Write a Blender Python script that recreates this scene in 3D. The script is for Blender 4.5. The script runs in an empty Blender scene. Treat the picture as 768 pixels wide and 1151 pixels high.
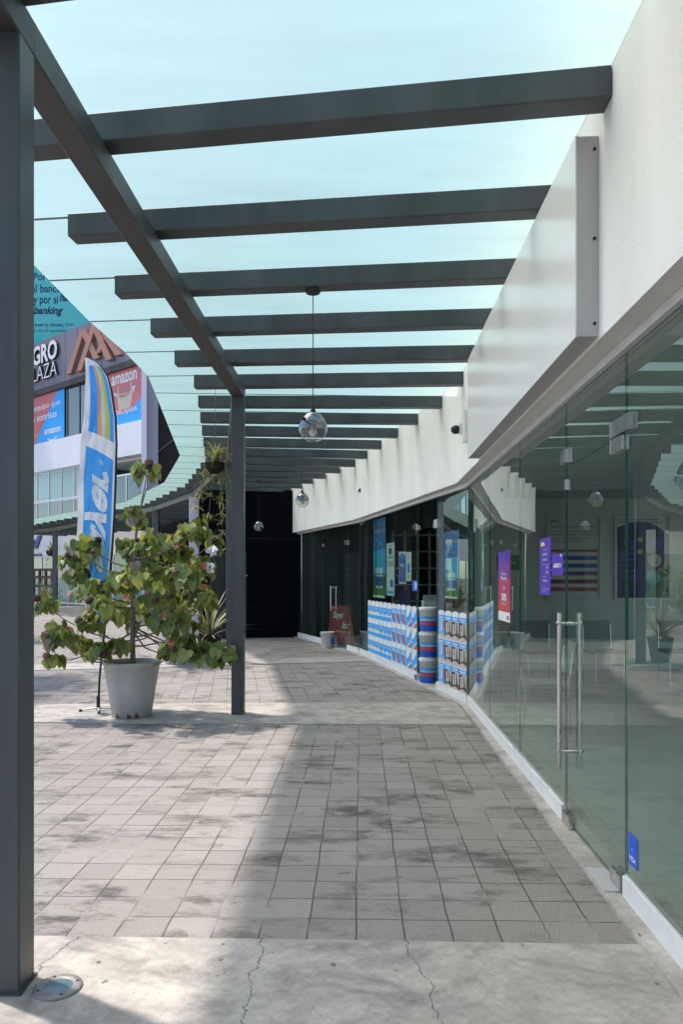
import bpy, math, random
from mathutils import Vector as V
random.seed(7)
R = math.radians
sc = bpy.context.scene
COL = sc.collection
sin, cos, pi = math.sin, math.cos, math.pi

# ------------------------------------------------------------------ materials
def nodes_of(m):
    m.use_nodes = True
    nt = m.node_tree
    nt.nodes.clear()
    return nt, nt.nodes, nt.links

def N(nt, typ, **kw):
    n = nt.nodes.new(typ)
    for k, v in kw.items():
        if k.startswith('i_'):
            n.inputs[k[2:]].default_value = v
        else:
            setattr(n, k, v)
    return n

def math_node(nt, op, a, b=None, c=None, clamp=False):
    n = nt.nodes.new('ShaderNodeMath')
    n.operation = op
    n.use_clamp = clamp
    for i, x in enumerate((a, b, c)):
        if x is None:
            continue
        if isinstance(x, (int, float)):
            n.inputs[i].default_value = x
        else:
            nt.links.new(x, n.inputs[i])
    return n.outputs[0]

def mix_col(nt, fac, a, b, blend='MIX'):
    n = nt.nodes.new('ShaderNodeMix')
    n.data_type = 'RGBA'
    n.blend_type = blend
    for i, x in ((0, fac), (6, a), (7, b)):
        if isinstance(x, (int, float)):
            n.inputs[i].default_value = x
        elif isinstance(x, tuple):
            n.inputs[i].default_value = (x[0], x[1], x[2], 1)
        else:
            nt.links.new(x, n.inputs[i])
    return n.outputs[2]

def ramp(nt, fac, p0, p1):
    n = nt.nodes.new('ShaderNodeMapRange')
    nt.links.new(fac, n.inputs[0])
    n.inputs[1].default_value = p0
    n.inputs[2].default_value = p1
    return n.outputs[0]

def noise(nt, scale, detail=4, rough=.55, stretch=(1, 1, 1), coord='Object', dist=0.0, loc=(0, 0, 0)):
    tc = nt.nodes.new('ShaderNodeTexCoord')
    mp = nt.nodes.new('ShaderNodeMapping')
    mp.inputs['Scale'].default_value = stretch
    mp.inputs['Location'].default_value = loc
    nt.links.new(tc.outputs[coord], mp.inputs[0])
    n = nt.nodes.new('ShaderNodeTexNoise')
    n.inputs['Scale'].default_value = scale
    n.inputs['Detail'].default_value = detail
    n.inputs['Roughness'].default_value = rough
    n.inputs['Distortion'].default_value = dist
    nt.links.new(mp.outputs[0], n.inputs['Vector'])
    return n.outputs['Fac']

def simple(name, col, rough=.6, metal=0.0, spec=.5, var=.12, vscale=6, stretch=(1, 1, 1), bump=0.0, bscale=80, coat=0.0):
    m = bpy.data.materials.new(name)
    nt, ns, ls = nodes_of(m)
    out = N(nt, 'ShaderNodeOutputMaterial')
    p = N(nt, 'ShaderNodeBsdfPrincipled')
    ls.new(p.outputs[0], out.inputs[0])
    p.inputs['Roughness'].default_value = rough
    p.inputs['Metallic'].default_value = metal
    p.inputs['Specular IOR Level'].default_value = spec
    p.inputs['Coat Weight'].default_value = coat
    if var > 0:
        f = noise(nt, vscale, 5, .6, stretch)
        f2 = ramp(nt, f, .3, .7)
        a = tuple(c * (1 - var) for c in col)
        b = tuple(min(1, c * (1 + var)) for c in col)
        ls.new(mix_col(nt, f2, a, b), p.inputs['Base Color'])
        r2 = math_node(nt, 'MULTIPLY_ADD', f2, .15, rough - .07)
        ls.new(r2, p.inputs['Roughness'])
    else:
        p.inputs['Base Color'].default_value = (*col, 1)
    if bump:
        b = N(nt, 'ShaderNodeBump')
        b.inputs['Strength'].default_value = bump
        b.inputs['Distance'].default_value = .01
        ls.new(noise(nt, bscale, 5, .6), b.inputs['Height'])
        ls.new(b.outputs[0], p.inputs['Normal'])
    return m

def glass_material(name, tint, refl=1.6, rough=0.0, dirt=0.02):
    m = bpy.data.materials.new(name)
    nt, ns, ls = nodes_of(m)
    out = N(nt, 'ShaderNodeOutputMaterial')
    geo = N(nt, 'ShaderNodeNewGeometry')
    ior = math_node(nt, 'MULTIPLY_ADD', geo.outputs['Backfacing'], (1 / 1.5 - 1.5), 1.5)
    fr = N(nt, 'ShaderNodeFresnel')
    ls.new(ior, fr.inputs['IOR'])
    fac = math_node(nt, 'DIVIDE', math_node(nt, 'MULTIPLY', fr.outputs[0], 2.0), math_node(nt, 'ADD', fr.outputs[0], 1.0), clamp=True)
    if refl < 1.2 or refl > 2:
        fac = math_node(nt, 'MULTIPLY', fr.outputs[0], refl, clamp=True)
    tr = N(nt, 'ShaderNodeBsdfTransparent')
    tr.inputs[0].default_value = (*tint, 1)
    gl = N(nt, 'ShaderNodeBsdfGlossy')
    gl.inputs['Roughness'].default_value = rough
    gl.inputs['Color'].default_value = (.93, .98, .95, 1)
    # old float glass is never perfectly flat
    b = N(nt, 'ShaderNodeBump')
    b.inputs['Strength'].default_value = .06
    b.inputs['Distance'].default_value = .01
    ls.new(noise(nt, 1.3, 1, .4), b.inputs['Height'])
    ls.new(b.outputs[0], gl.inputs['Normal'])
    mx = N(nt, 'ShaderNodeMixShader')
    ls.new(fac, mx.inputs[0])
    ls.new(tr.outputs[0], mx.inputs[1])
    ls.new(gl.outputs[0], mx.inputs[2])
    # a film of dust
    df = N(nt, 'ShaderNodeBsdfDiffuse')
    df.inputs[0].default_value = (.6, .62, .58, 1)
    dn = ramp(nt, noise(nt, 2.5, 6, .65, (1, 1, .25)), .35, .8)
    mx2 = N(nt, 'ShaderNodeMixShader')
    ls.new(math_node(nt, 'MULTIPLY', dn, dirt * 2), mx2.inputs[0])
    ls.new(mx.outputs[0], mx2.inputs[1])
    ls.new(df.outputs[0], mx2.inputs[2])
    ls.new(mx2.outputs[0], out.inputs[0])
    return m

def clear_material(name, tint):
    m = bpy.data.materials.new(name)
    nt, ns, ls = nodes_of(m)
    out = N(nt, 'ShaderNodeOutputMaterial')
    tr = N(nt, 'ShaderNodeBsdfTransparent')
    tr.inputs[0].default_value = (*tint, 1)
    ls.new(tr.outputs[0], out.inputs[0])
    return m

def frosted_material(name, col, lobe=.6):
    """frosted plate: forward-scattering rough refraction plus a milky part"""
    m = bpy.data.materials.new(name)
    nt, ns, ls = nodes_of(m)
    out = N(nt, 'ShaderNodeOutputMaterial')
    f = ramp(nt, noise(nt, 1.6, 7, .65, (.35, 1.4, 1)), .3, .72)
    a = tuple(c * .86 for c in col)
    cc = mix_col(nt, f, a, col)
    specks = ramp(nt, noise(nt, 9, 3, .5), .70, .76)
    cc = mix_col(nt, math_node(nt, 'MULTIPLY', specks, .12), cc, (.45, .5, .48))
    tl = N(nt, 'ShaderNodeBsdfTranslucent')
    ls.new(cc, tl.inputs[0])
    df = N(nt, 'ShaderNodeBsdfDiffuse')
    ls.new(cc, df.inputs[0])
    mx = N(nt, 'ShaderNodeMixShader')
    mx.inputs[0].default_value = .12
    ls.new(tl.outputs[0], mx.inputs[1])
    ls.new(df.outputs[0], mx.inputs[2])
    rf = N(nt, 'ShaderNodeBsdfRefraction')
    rf.inputs['Roughness'].default_value = .62
    rf.inputs['IOR'].default_value = 1.5
    ls.new(mix_col(nt, f, (.87, .83, .755), (1.0, .945, .86)), rf.inputs[0])
    m2 = N(nt, 'ShaderNodeMixShader')
    m2.inputs[0].default_value = lobe
    ls.new(mx.outputs[0], m2.inputs[1])
    ls.new(rf.outputs[0], m2.inputs[2])
    ls.new(m2.outputs[0], out.inputs[0])
    return m

def plate_material(name):
    m = bpy.data.materials.new(name)
    nt, ns, ls = nodes_of(m)
    out = N(nt, 'ShaderNodeOutputMaterial')
    gl = N(nt, 'ShaderNodeBsdfRefraction')
    gl.inputs['Roughness'].default_value = .0
    gl.inputs['IOR'].default_value = 1.5
    gl.inputs[0].default_value = (.97, 1, .99, 1)
    ls.new(gl.outputs[0], out.inputs[0])
    return m

def paving_material(name):
    m = bpy.data.materials.new(name)
    nt, ns, ls = nodes_of(m)
    out = N(nt, 'ShaderNodeOutputMaterial')
    p = N(nt, 'ShaderNodeBsdfPrincipled')
    ls.new(p.outputs[0], out.inputs[0])
    tc = N(nt, 'ShaderNodeTexCoord')
    # slightly wobbly joints
    wob = N(nt, 'ShaderNodeTexNoise')
    wob.inputs['Scale'].default_value = 2.6
    ls.new(tc.outputs['Object'], wob.inputs['Vector'])
    sub = N(nt, 'ShaderNodeVectorMath', operation='SUBTRACT')
    ls.new(wob.outputs['Color'], sub.inputs[0])
    sub.inputs[1].default_value = (.5, .5, .5)
    scl = N(nt, 'ShaderNodeVectorMath', operation='SCALE')
    ls.new(sub.outputs[0], scl.inputs[0])
    scl.inputs['Scale'].default_value = .022
    add = N(nt, 'ShaderNodeVectorMath', operation='ADD')
    ls.new(tc.outputs['Object'], add.inputs[0])
    ls.new(scl.outputs[0], add.inputs[1])
    br = N(nt, 'ShaderNodeTexBrick')
    br.offset = 0.0
    br.inputs['Scale'].default_value = 1.0
    br.inputs['Mortar Size'].default_value = .004
    br.inputs['Mortar Smooth'].default_value = .2
    br.inputs['Brick Width'].default_value = .2015
    br.inputs['Row Height'].default_value = .2
    br.inputs['Color1'].default_value = (.335, .296, .272, 1)
    br.inputs['Color2'].default_value = (.405, .362, .335, 1)
    br.inputs['Mortar'].default_value = (.12, .105, .095, 1)
    ls.new(add.outputs[0], br.inputs['Vector'])
    # the mortar is partly washed pale
    pale = ramp(nt, noise(nt, 1.7, 3), .5, .62)
    # dirt: clouds and streaks along the rows
    fl_ = N(nt, 'ShaderNodeVectorMath', operation='DIVIDE')
    ls.new(add.outputs[0], fl_.inputs[0]); fl_.inputs[1].default_value = (.2015, .2, 1)
    flat = N(nt, 'ShaderNodeVectorMath', operation='MULTIPLY')
    ls.new(fl_.outputs[0], flat.inputs[0]); flat.inputs[1].default_value = (1, 1, 0)
    fl2 = N(nt, 'ShaderNodeVectorMath', operation='FLOOR')
    ls.new(flat.outputs[0], fl2.inputs[0])
    wn_ = N(nt, 'ShaderNodeTexWhiteNoise')
    ls.new(fl2.outputs[0], wn_.inputs['Vector'])
    cell = wn_.outputs['Value']
    d1 = ramp(nt, noise(nt, .75, 5, .6, (.6, 1.2, 1), dist=.4), .31, .58)
    n2 = math_node(nt, 'ADD', noise(nt, 3.1, 9, .72, (.55, 1.25, 1), loc=(3, 7, 0)), math_node(nt, 'MULTIPLY_ADD', cell, .09, -.05))
    d2 = ramp(nt, n2, .50, .64)
    d3 = ramp(nt, noise(nt, 11, 6, .7, (.7, 1.2, 1), loc=(1, 4, 0)), .60, .68)
    dirt = math_node(nt, 'ADD', math_node(nt, 'MULTIPLY', d1, .10), math_node(nt, 'MULTIPLY', math_node(nt, 'MULTIPLY_ADD', d1, .85, .22), d2))
    dirt = math_node(nt, 'ADD', dirt, math_node(nt, 'MULTIPLY', math_node(nt, 'MULTIPLY_ADD', d1, .45, .2), d3), clamp=True)
    dirt = math_node(nt, 'MULTIPLY', dirt, .88)
    grain = noise(nt, 60, 4, .7)
    c = mix_col(nt, math_node(nt, 'MULTIPLY', ramp(nt, grain, .35, .7), .34), br.outputs['Color'], (.2, .185, .17))
    c = mix_col(nt, dirt, c, (.062, .053, .047))
    mort = mix_col(nt, pale, (.085, .075, .068), (.36, .335, .31))
    c = mix_col(nt, math_node(nt, 'MULTIPLY', br.outputs['Fac'], ramp(nt, noise(nt, 5, 3, .6, loc=(6, 2, 0)), .2, .55)), c, mort)
    ls.new(c, p.inputs['Base Color'])
    p.inputs['Roughness'].default_value = .82
    p.inputs['Specular IOR Level'].default_value = .3
    mp = N(nt, 'ShaderNodeMapping')
    mp.inputs['Rotation'].default_value = (0, 0, R(14))
    ls.new(tc.outputs['Object'], mp.inputs[0])
    wv = N(nt, 'ShaderNodeTexWave')
    wv.inputs['Scale'].default_value = 31
    wv.inputs['Distortion'].default_value = .15
    ls.new(mp.outputs[0], wv.inputs['Vector'])
    h = math_node(nt, 'MULTIPLY', wv.outputs['Fac'], .8)
    gr_ = math_node(nt, 'MULTIPLY', math_node(nt, 'SUBTRACT', 1.0, wv.outputs['Fac']), .20)
    ls.new(mix_col(nt, gr_, c, (.09, .08, .07)), p.inputs['Base Color'])
    h = math_node(nt, 'ADD', h, math_node(nt, 'MULTIPLY', grain, .8))
    h = math_node(nt, 'SUBTRACT', h, math_node(nt, 'MULTIPLY', br.outputs['Fac'], 1.6))
    b = N(nt, 'ShaderNodeBump')
    b.inputs['Strength'].default_value = .55
    b.inputs['Distance'].default_value = .004
    ls.new(h, b.inputs['Height'])
    ls.new(b.outputs[0], p.inputs['Normal'])
    return m

def concrete_material(name, col, cracks=(), stain=1.0):
    m = bpy.data.materials.new(name)
    nt, ns, ls = nodes_of(m)
    out = N(nt, 'ShaderNodeOutputMaterial')
    p = N(nt, 'ShaderNodeBsdfPrincipled')
    ls.new(p.outputs[0], out.inputs[0])
    f = ramp(nt, noise(nt, 4.2, 8, .7), .36, .66)
    c = mix_col(nt, f, tuple(x * .70 for x in col), tuple(min(1, x * 1.12) for x in col))
    g = ramp(nt, noise(nt, 34, 5, .7), .38, .72)
    c = mix_col(nt, math_node(nt, 'MULTIPLY', g, .42), c, tuple(x * .5 for x in col))
    s = ramp(nt, noise(nt, 2.1, 9, .74, (.8, 1.1, 1), dist=.6, loc=(5, 1, 0)), .49, .70)
    c = mix_col(nt, math_node(nt, 'MULTIPLY', s, .85 * stain), c, (.13, .115, .1))
    sp = ramp(nt, noise(nt, 14, 2, .5, loc=(2, 9, 0)), .71, .74)
    c = mix_col(nt, math_node(nt, 'MULTIPLY', sp, .7), c, (.08, .07, .06))
    h = math_node(nt, 'ADD', math_node(nt, 'MULTIPLY', noise(nt, 34, 5, .7), 1.0), math_node(nt, 'MULTIPLY', f, .5))
    if cracks:
        tc = N(nt, 'ShaderNodeTexCoord')
        sep = N(nt, 'ShaderNodeSeparateXYZ')
        ls.new(tc.outputs['Object'], sep.inputs[0])
        for (x0, sl, seed) in cracks:
            n1 = noise(nt, 4.0, 6, .72, (.3, 1, 1), loc=(seed, seed * 2, 0))
            xx = math_node(nt, 'SUBTRACT', sep.outputs[0], x0)
            xx = math_node(nt, 'SUBTRACT', xx, math_node(nt, 'MULTIPLY', sep.outputs[1], sl))
            xx = math_node(nt, 'ADD', xx, math_node(nt, 'MULTIPLY_ADD', n1, .2, -.10))
            ab = math_node(nt, 'DIVIDE', math_node(nt, 'ABSOLUTE', xx), math_node(nt, 'MULTIPLY_ADD', noise(nt, 11, 3, .6, loc=(seed, 0, 3)), 2.2, -.25))
            n = nt.nodes.new('ShaderNodeMapRange')
            ls.new(ab, n.inputs[0])
            n.inputs[1].default_value = .0012
            n.inputs[2].default_value = .0034
            n.inputs[3].default_value = 1
            n.inputs[4].default_value = 0
            c = mix_col(nt, math_node(nt, 'MULTIPLY', n.outputs[0], .85), c, (.05, .042, .038))
            h = math_node(nt, 'SUBTRACT', h, math_node(nt, 'MULTIPLY', n.outputs[0], 2.0))
    ls.new(c, p.inputs['Base Color'])
    p.inputs['Roughness'].default_value = .88
    p.inputs['Specular IOR Level'].default_value = .25
    b = N(nt, 'ShaderNodeBump')
    b.inputs['Strength'].default_value = .5
    b.inputs['Distance'].default_value = .004
    ls.new(h, b.inputs['Height'])
    ls.new(b.outputs[0], p.inputs['Normal'])
    return m

def leaf_material(name, col, trans=.35):
    m = bpy.data.materials.new(name)
    nt, ns, ls = nodes_of(m)
    out = N(nt, 'ShaderNodeOutputMaterial')
    f = ramp(nt, noise(nt, 14, 3), .3, .7)
    c = mix_col(nt, f, tuple(x * .72 for x in col), tuple(x * 1.2 for x in col))
    p = N(nt, 'ShaderNodeBsdfPrincipled')
    p.inputs['Roughness'].default_value = .5
    p.inputs['Specular IOR Level'].default_value = .3
    ls.new(c, p.inputs['Base Color'])
    t = N(nt, 'ShaderNodeBsdfTranslucent')
    t.inputs[0].default_value = (min(1, col[0] * 2.0 + .02), min(1, col[1] * 1.7), col[2] * .7, 1)
    mx = N(nt, 'ShaderNodeMixShader')
    mx.inputs[0].default_value = trans
    ls.new(p.outputs[0], mx.inputs[1])
    ls.new(t.outputs[0], mx.inputs[2])
    ls.new(mx.outputs[0], out.inputs[0])
    return m

def cloth_material(name, col):
    m = bpy.data.materials.new(name)
    nt, ns, ls = nodes_of(m)
    out = N(nt, 'ShaderNodeOutputMaterial')
    d_ = N(nt, 'ShaderNodeBsdfDiffuse'); d_.inputs[0].default_value = (*col, 1)
    t = N(nt, 'ShaderNodeBsdfTranslucent'); t.inputs[0].default_value = (*col, 1)
    mx = N(nt, 'ShaderNodeMixShader'); mx.inputs[0].default_value = .30
    ls.new(d_.outputs[0], mx.inputs[1]); ls.new(t.outputs[0], mx.inputs[2]); ls.new(mx.outputs[0], out.inputs[0])
    return m

class M: pass
M.paving = paving_material('ribbed_paving_tile')
M.conc_front = concrete_material('worn_concrete', (.50, .452, .41), ((-.33, 0.0, 1.0), (.606, -.11, 4.3), (-1.917, .27, 7.7)))
M.conc = concrete_material('pale_concrete', (.49, .445, .405), ((.2, .5, 3.3),), 1.0)
M.kerb = concrete_material('kerb_stone', (.52, .475, .43), (), .5)
M.steel = simple('dark_steel_paint', (.058, .064, .070), .42, 0, .5, .38, 3, (1, 1, .2), .05, 60)
M.steel_beam = simple('dark_brown_steel_paint', (.060, .058, .056), .5, 0, .5, .2, 3, (1, 1, .2), .05, 60)
M.stucco = simple('white_stucco', (.87, .86, .84), .9, 0, .2, .055, 3.0, (1, 1, .12), .55, 130)
M.roof = frosted_material('frosted_green_glass', (.575, .83, .715), .60)
M.roof_under = plate_material('roof_glass_underside')
M.glass_edge = simple('green_glass_edge', (.03, .17, .14), .15, 0, .6, .1)
M.seal = simple('brown_sealant', (.30, .27, .24), .7, 0, .3, .1)
M.glass = glass_material('shop_glass', (.76, .90, .83), 1.75, 0, .022)
M.glass_back = clear_material('shop_glass_inner_face', (.98, 1, .99))
M.alu = simple('brushed_aluminium', (.72, .71, .70), .38, .35, .5, .06, 5, (1, 1, .3))
M.rail = simple('white_enamel_rail', (.74, .725, .70), .55, .0, .5, .07, 3)
M.track = simple('grey_track', (.34, .32, .30), .5, 0, .4, .1)
M.chrome = simple('stainless_steel', (.62, .58, .56), .24, 1, .5, .05, 12, (1, 1, .2))
M.signwhite = simple('gloss_white_acrylic', (.80, .80, .79), .24, 0, .5, .0, 1.5, (1, 1, 1))
M.signside = simple('lilac_sheet_metal', (.50, .475, .475), .45, .1, .4, .05)
M.screw = simple('dark_screw', (.05, .05, .05), .4, .8)
M.black = simple('black_cladding', (.005, .005, .007), .9, 0, .03, .25, 2, (1, 1, .1))
M.dark = simple('matt_black', (.012, .012, .013), .6)
M.wall_in = simple('interior_grey_wall', (.82, .82, .77), .9, 0, .2, .06, 1.5)
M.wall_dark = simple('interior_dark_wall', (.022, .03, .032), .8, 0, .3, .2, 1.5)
M.floor_in = simple('interior_grey_floor', (.42, .42, .40), .5, 0, .4, .1, 2)
M.ceil_in = simple('interior_ceiling', (.6, .6, .57), .9, 0, .2, .05)
M.white = simple('white_print', (.80, .80, .79), .45, 0, .4, .02)
M.whitep = simple('white_plastic', (.74, .73, .70), .4, 0, .5, .05, 10)
M.potw = simple('grey_white_pot', (.42, .40, .385), .62, 0, .4, .14, 4, (1, 1, .6), .12, 40)
M.potb = simple('pale_grey_pot', (.55, .55, .57), .62, 0, .4, .12, 4)
M.soil = simple('dark_soil', (.035, .027, .02), .95, 0, .1, .3, 20, (1, 1, 1), .8, 40)
M.bark = simple('grey_brown_bark', (.20, .165, .13), .9, 0, .2, .25, 18, (1, 1, .25), .6, 60)
M.coir = simple('dark_coir', (.035, .027, .022), .95, 0, .1, .3, 25, (1, 1, 1), .8, 60)
M.leaf = [leaf_material('leaf_green', (.155, .215, .072)), leaf_material('leaf_deep_green', (.10, .16, .052)),
          leaf_material('leaf_light_green', (.24, .295, .12)), leaf_material('leaf_olive', (.22, .26, .08))]
M.leaf_dry = leaf_material('leaf_grey_brown', (.22, .18, .14), .15)
M.leaf_pale = [leaf_material('pale_leaf', (.27, .31, .16)), leaf_material('cream_leaf', (.44, .45, .28)), leaf_material('grey_green_leaf', (.15, .17, .09))]
M.leaf_small = [leaf_material('shrub_leaf', (.09, .14, .035)), leaf_material('shrub_leaf_light', (.17, .21, .08))]
M.straw = simple('dry_straw_leaf', (.34, .29, .21), .8, 0, .2, .2, 10)
M.deadflower = simple('dry_purple_flower', (.075, .038, .042), .9, 0, .2, .35, 30, (1, 1, 1), .8, 50)
M.deadflower2 = simple('dry_brown_flower', (.16, .10, .085), .9, 0, .2, .35, 30, (1, 1, 1), .8, 50)
M.petal = simple('white_petal', (.78, .75, .74), .7, 0, .2, .06)
M.coral = simple('coral_petal', (.62, .16, .13), .6, 0, .3, .15)
def pr(name, c, rough=.45, var=.04):
    return simple(name, c, rough, 0, .4, var)
M.blue = pr('sky_blue_print', (.025, .40, .90))
M.bluep = pr('poster_blue_print', (.02, .19, .55))
M.blue2 = pr('deep_blue_print', (.012, .10, .52))
M.blue3 = pr('visa_blue_print', (.01, .10, .60))
M.cyan = pr('cyan_print', (.03, .42, .60))
M.navy = pr('navy_print', (.015, .02, .085))
M.navyposter = pr('navy_poster_print', (.012, .03, .16))
M.teal = pr('teal_print', (.10, .52, .50))
M.teal2 = pr('bright_teal_print', (.03, .52, .46))
M.red = pr('red_print', (.55, .07, .07))
M.maroon = pr('maroon_print', (.30, .03, .06))
M.salmon = pr('salmon_red_print', (.60, .16, .16))
M.brown = pr('brown_print', (.055, .018, .016))
M.redbrown = pr('red_brown_print', (.42, .12, .09))
M.redbrown2 = pr('rust_stain', (.09, .04, .03))
M.beige = pr('beige_print', (.60, .48, .38))
M.cream = pr('cream_print', (.72, .60, .50))
M.orange = pr('orange_print', (.72, .38, .17))
M.lime = pr('lime_print', (.60, .62, .08))
M.yellow = pr('yellow_print', (.75, .60, .08))
M.violet = pr('violet_print', (.085, .035, .38))
M.purple = pr('purple_print', (.22, .05, .30))
M.magenta = pr('magenta_red_print', (.45, .05, .14))
M.green = pr('green_print', (.02, .22, .04))
M.greenp = pr('grass_green_print', (.07, .20, .04))
M.greyp = pr('grey_print', (.35, .35, .34))
M.boardred = simple('red_painted_wood', (.36, .045, .035), .6, 0, .4, .12)
M.cardboard = simple('brown_cardboard', (.30, .21, .12), .85, 0, .2, .1)
M.fac_white = simple('facade_white_panel', (.86, .84, .85), .7, 0, .3, .03, .6)
M.fac_low = simple('facade_cream_render', (.76, .74, .70), .85, 0, .2, .04, .8)
M.fac_band = simple('lilac_grey_metal_panel', (.20, .19, .225), .5, .2, .4, .07, .5)
M.fac_pil = simple('lilac_grey_pilaster', (.52, .50, .58), .6, 0, .3, .05, .6)
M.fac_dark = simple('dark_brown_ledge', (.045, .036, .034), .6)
M.fac_in = simple('pale_curtain', (.50, .58, .57), .9, 0, .2, .12, .8, (1, 1, .2))
M.fac_teal = simple('dark_teal_interior', (.05, .11, .11), .8, 0, .3, .2, .5)
M.bronze = simple('copper_brown_metal', (.42, .20, .13), .45, .1, .4, .08, 1)
M.wood = simple('dark_brown_wood', (.07, .04, .028), .7, 0, .3, .2, 8)
M.fglass = glass_material('facade_glass', (.62, .80, .78), 1.6, 0, .01)
M.bulb = simple('opal_bulb', (.82, .78, .72), .35, 0, .5, .02)
M.mirror = simple('half_mirror_chrome', (.20, .20, .22), .06, 1, .5, .05)
M.lampglass = glass_material('clear_lamp_glass', (.88, .89, .89), 2.2, 0, .05)
M.ringm = simple('dull_steel_ring', (.23, .22, .21), .5, .3, .4, .2, 40)
M.lens = simple('bluish_glass_lens', (.10, .15, .18), .2, .0, .6, .12, 30)
M.ink = simple('white_flag_ink', (.88, .88, .89), .8, 0, .2, .02)
M.cloth_w = cloth_material('white_flag_cloth', (.80, .79, .82))
M.cloth_b = cloth_material('blue_flag_cloth', (.085, .37, .85))
M.cloth_o = cloth_material('orange_flag_cloth', (.70, .38, .20))
M.cloth_l = cloth_material('lime_flag_cloth', (.58, .60, .12))
M.cloth_g = cloth_material('grey_flag_cloth', (.62, .62, .58))

# ------------------------------------------------------------------ mesh builder
ORG = {}
class MB:
    def __init__(s):
        s.v, s.f, s.fm, s.sm, s.mats = [], [], [], [], []
    def mi(s, m):
        if m not in s.mats:
            s.mats.append(m)
        return s.mats.index(m)
    def add(s, vs, fs, m, smooth=False):
        o = len(s.v)
        s.v.extend([tuple(p) for p in vs])
        k = s.mi(m) if not isinstance(m, list) else None
        for i, f in enumerate(fs):
            s.f.append([o + j for j in f])
            s.fm.append(k if k is not None else s.mi(m[i]))
            s.sm.append(smooth)
        return s
    def hexa(s, c, m):
        # c: 8 corners; bottom 0-3 counter-clockwise from above, top 4-7
        return s.add(c, [(3, 2, 1, 0), (4, 5, 6, 7), (0, 1, 5, 4), (1, 2, 6, 5), (2, 3, 7, 6), (3, 0, 4, 7)], m)
    def box(s, x0, x1, y0, y1, z0, z1, m):
        return s.hexa([(x0, y0, z0), (x1, y0, z0), (x1, y1, z0), (x0, y1, z0), (x0, y0, z1), (x1, y0, z1), (x1, y1, z1), (x0, y1, z1)], m)
    def bbox(s, x0, x1, y0, y1, z0, z1, m, b=.006):
        # box whose long edges are chamfered all round (an extruded octagon-ish solid)
        xs, ys = (x0, x1), (y0, y1)
        ring = [(x0 + b, y0), (x1 - b, y0), (x1, y0 + b), (x1, y1 - b), (x1 - b, y1), (x0 + b, y1), (x0, y1 - b), (x0, y0 + b)]
        return s.prism(ring, z0, z1, m)
    def prism(s, ring, z0, z1, m):
        n = len(ring)
        vs = [(x, y, z0) for x, y in ring] + [(x, y, z1) for x, y in ring]
        fs = [tuple(reversed(range(n))), tuple(range(n, 2 * n))] + [(i, (i + 1) % n, n + (i + 1) % n, n + i) for i in range(n)]
        return s.add(vs, fs, m)
    def bar(s, a, b, w, h, m, up=(0, 0, 1), bev=.0):
        # bar from a to b (a,b centre of bottom), width w, height h upwards
        a, b = V(a), V(b)
        t = (b - a).normalized()
        up = V(up)
        sd = t.cross(up).normalized() * (w / 2)
        u = up.normalized() * h
        if bev <= 0:
            prof = [-sd, sd, sd + u, -sd + u]
        else:
            k = sd.normalized() * bev
            q = up.normalized() * bev
            prof = [-sd + k, sd - k, sd + q, sd + u - q, sd + u - k, -sd + u + k, -sd + u - q, -sd + q]
        n = len(prof)
        vs = [a + p for p in prof] + [b + p for p in prof]
        fs = [tuple(range(n)), tuple(reversed(range(n, 2 * n)))] + [(i, n + i, n + (i + 1) % n, (i + 1) % n) for i in range(n)]
        return s.add(vs, fs, m)
    def tube(s, pts, rad, m, n=8, cap=True):
        pts = [V(p) for p in pts]
        k = len(pts)
        if isinstance(rad, (int, float)):
            rad = [rad] * k
        vs = []
        ref = V((0.31, 0.83, .2))
        for i, p in enumerate(pts):
            t = (pts[min(i + 1, k - 1)] - pts[max(i - 1, 0)]).normalized()
            a = t.cross(ref)
            if a.length < 1e-4:
                a = t.cross(V((1, 0, 0)))
            a.normalize()
            b = t.cross(a)
            for j in range(n):
                an = 2 * pi * j / n
                vs.append(p + (a * cos(an) + b * sin(an)) * rad[i])
        fs = []
        for i in range(k - 1):
            for j in range(n):
                fs.append((i * n + j, i * n + (j + 1) % n, (i + 1) * n + (j + 1) % n, (i + 1) * n + j))
        s.add(vs, fs, m, True)
        if cap:
            s.add(vs[:n], [tuple(range(n))], m)
            s.add(vs[-n:], [tuple(reversed(range(n)))], m)
        return s
    def lathe(s, prof, c, m, n=32, smooth=True):
        # prof: (r, z) list
        vs, fs = [], []
        for r, z in prof:
            for j in range(n):
                a = 2 * pi * j / n
                vs.append((c[0] + r * cos(a), c[1] + r * sin(a), c[2] + z))
        for i in range(len(prof) - 1):
            for j in range(n):
                fs.append((i * n + j, i * n + (j + 1) % n, (i + 1) * n + (j + 1) % n, (i + 1) * n + j))
        return s.add(vs, fs, m, smooth)
    def build(s, name, parent=None, root=None):
        me = bpy.data.meshes.new(name)
        org = V((0, 0, 0))
        if root is not None:
            org = root.location
        me.from_pydata([tuple(V(p) - org) for p in s.v], [], s.f)
        for m in s.mats:
            me.materials.append(m)
        for p, k, sm in zip(me.polygons, s.fm, s.sm):
            p.material_index = k
            p.use_smooth = sm
        me.update()
        o = bpy.data.objects.new(name, me)
        COL.objects.link(o)
        if parent is not None:
            o.parent = parent
        return o
    def thing(s, name, label, cat, loc, group=None):
        # a thing that is a single mesh, with its origin at its base
        r = bpy.data.objects.new(name, None)
        r.location = loc
        o = s.build(name, None, r)
        bpy.data.objects.remove(r)
        o.location = loc
        return tag(o, label, cat, group)

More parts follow.
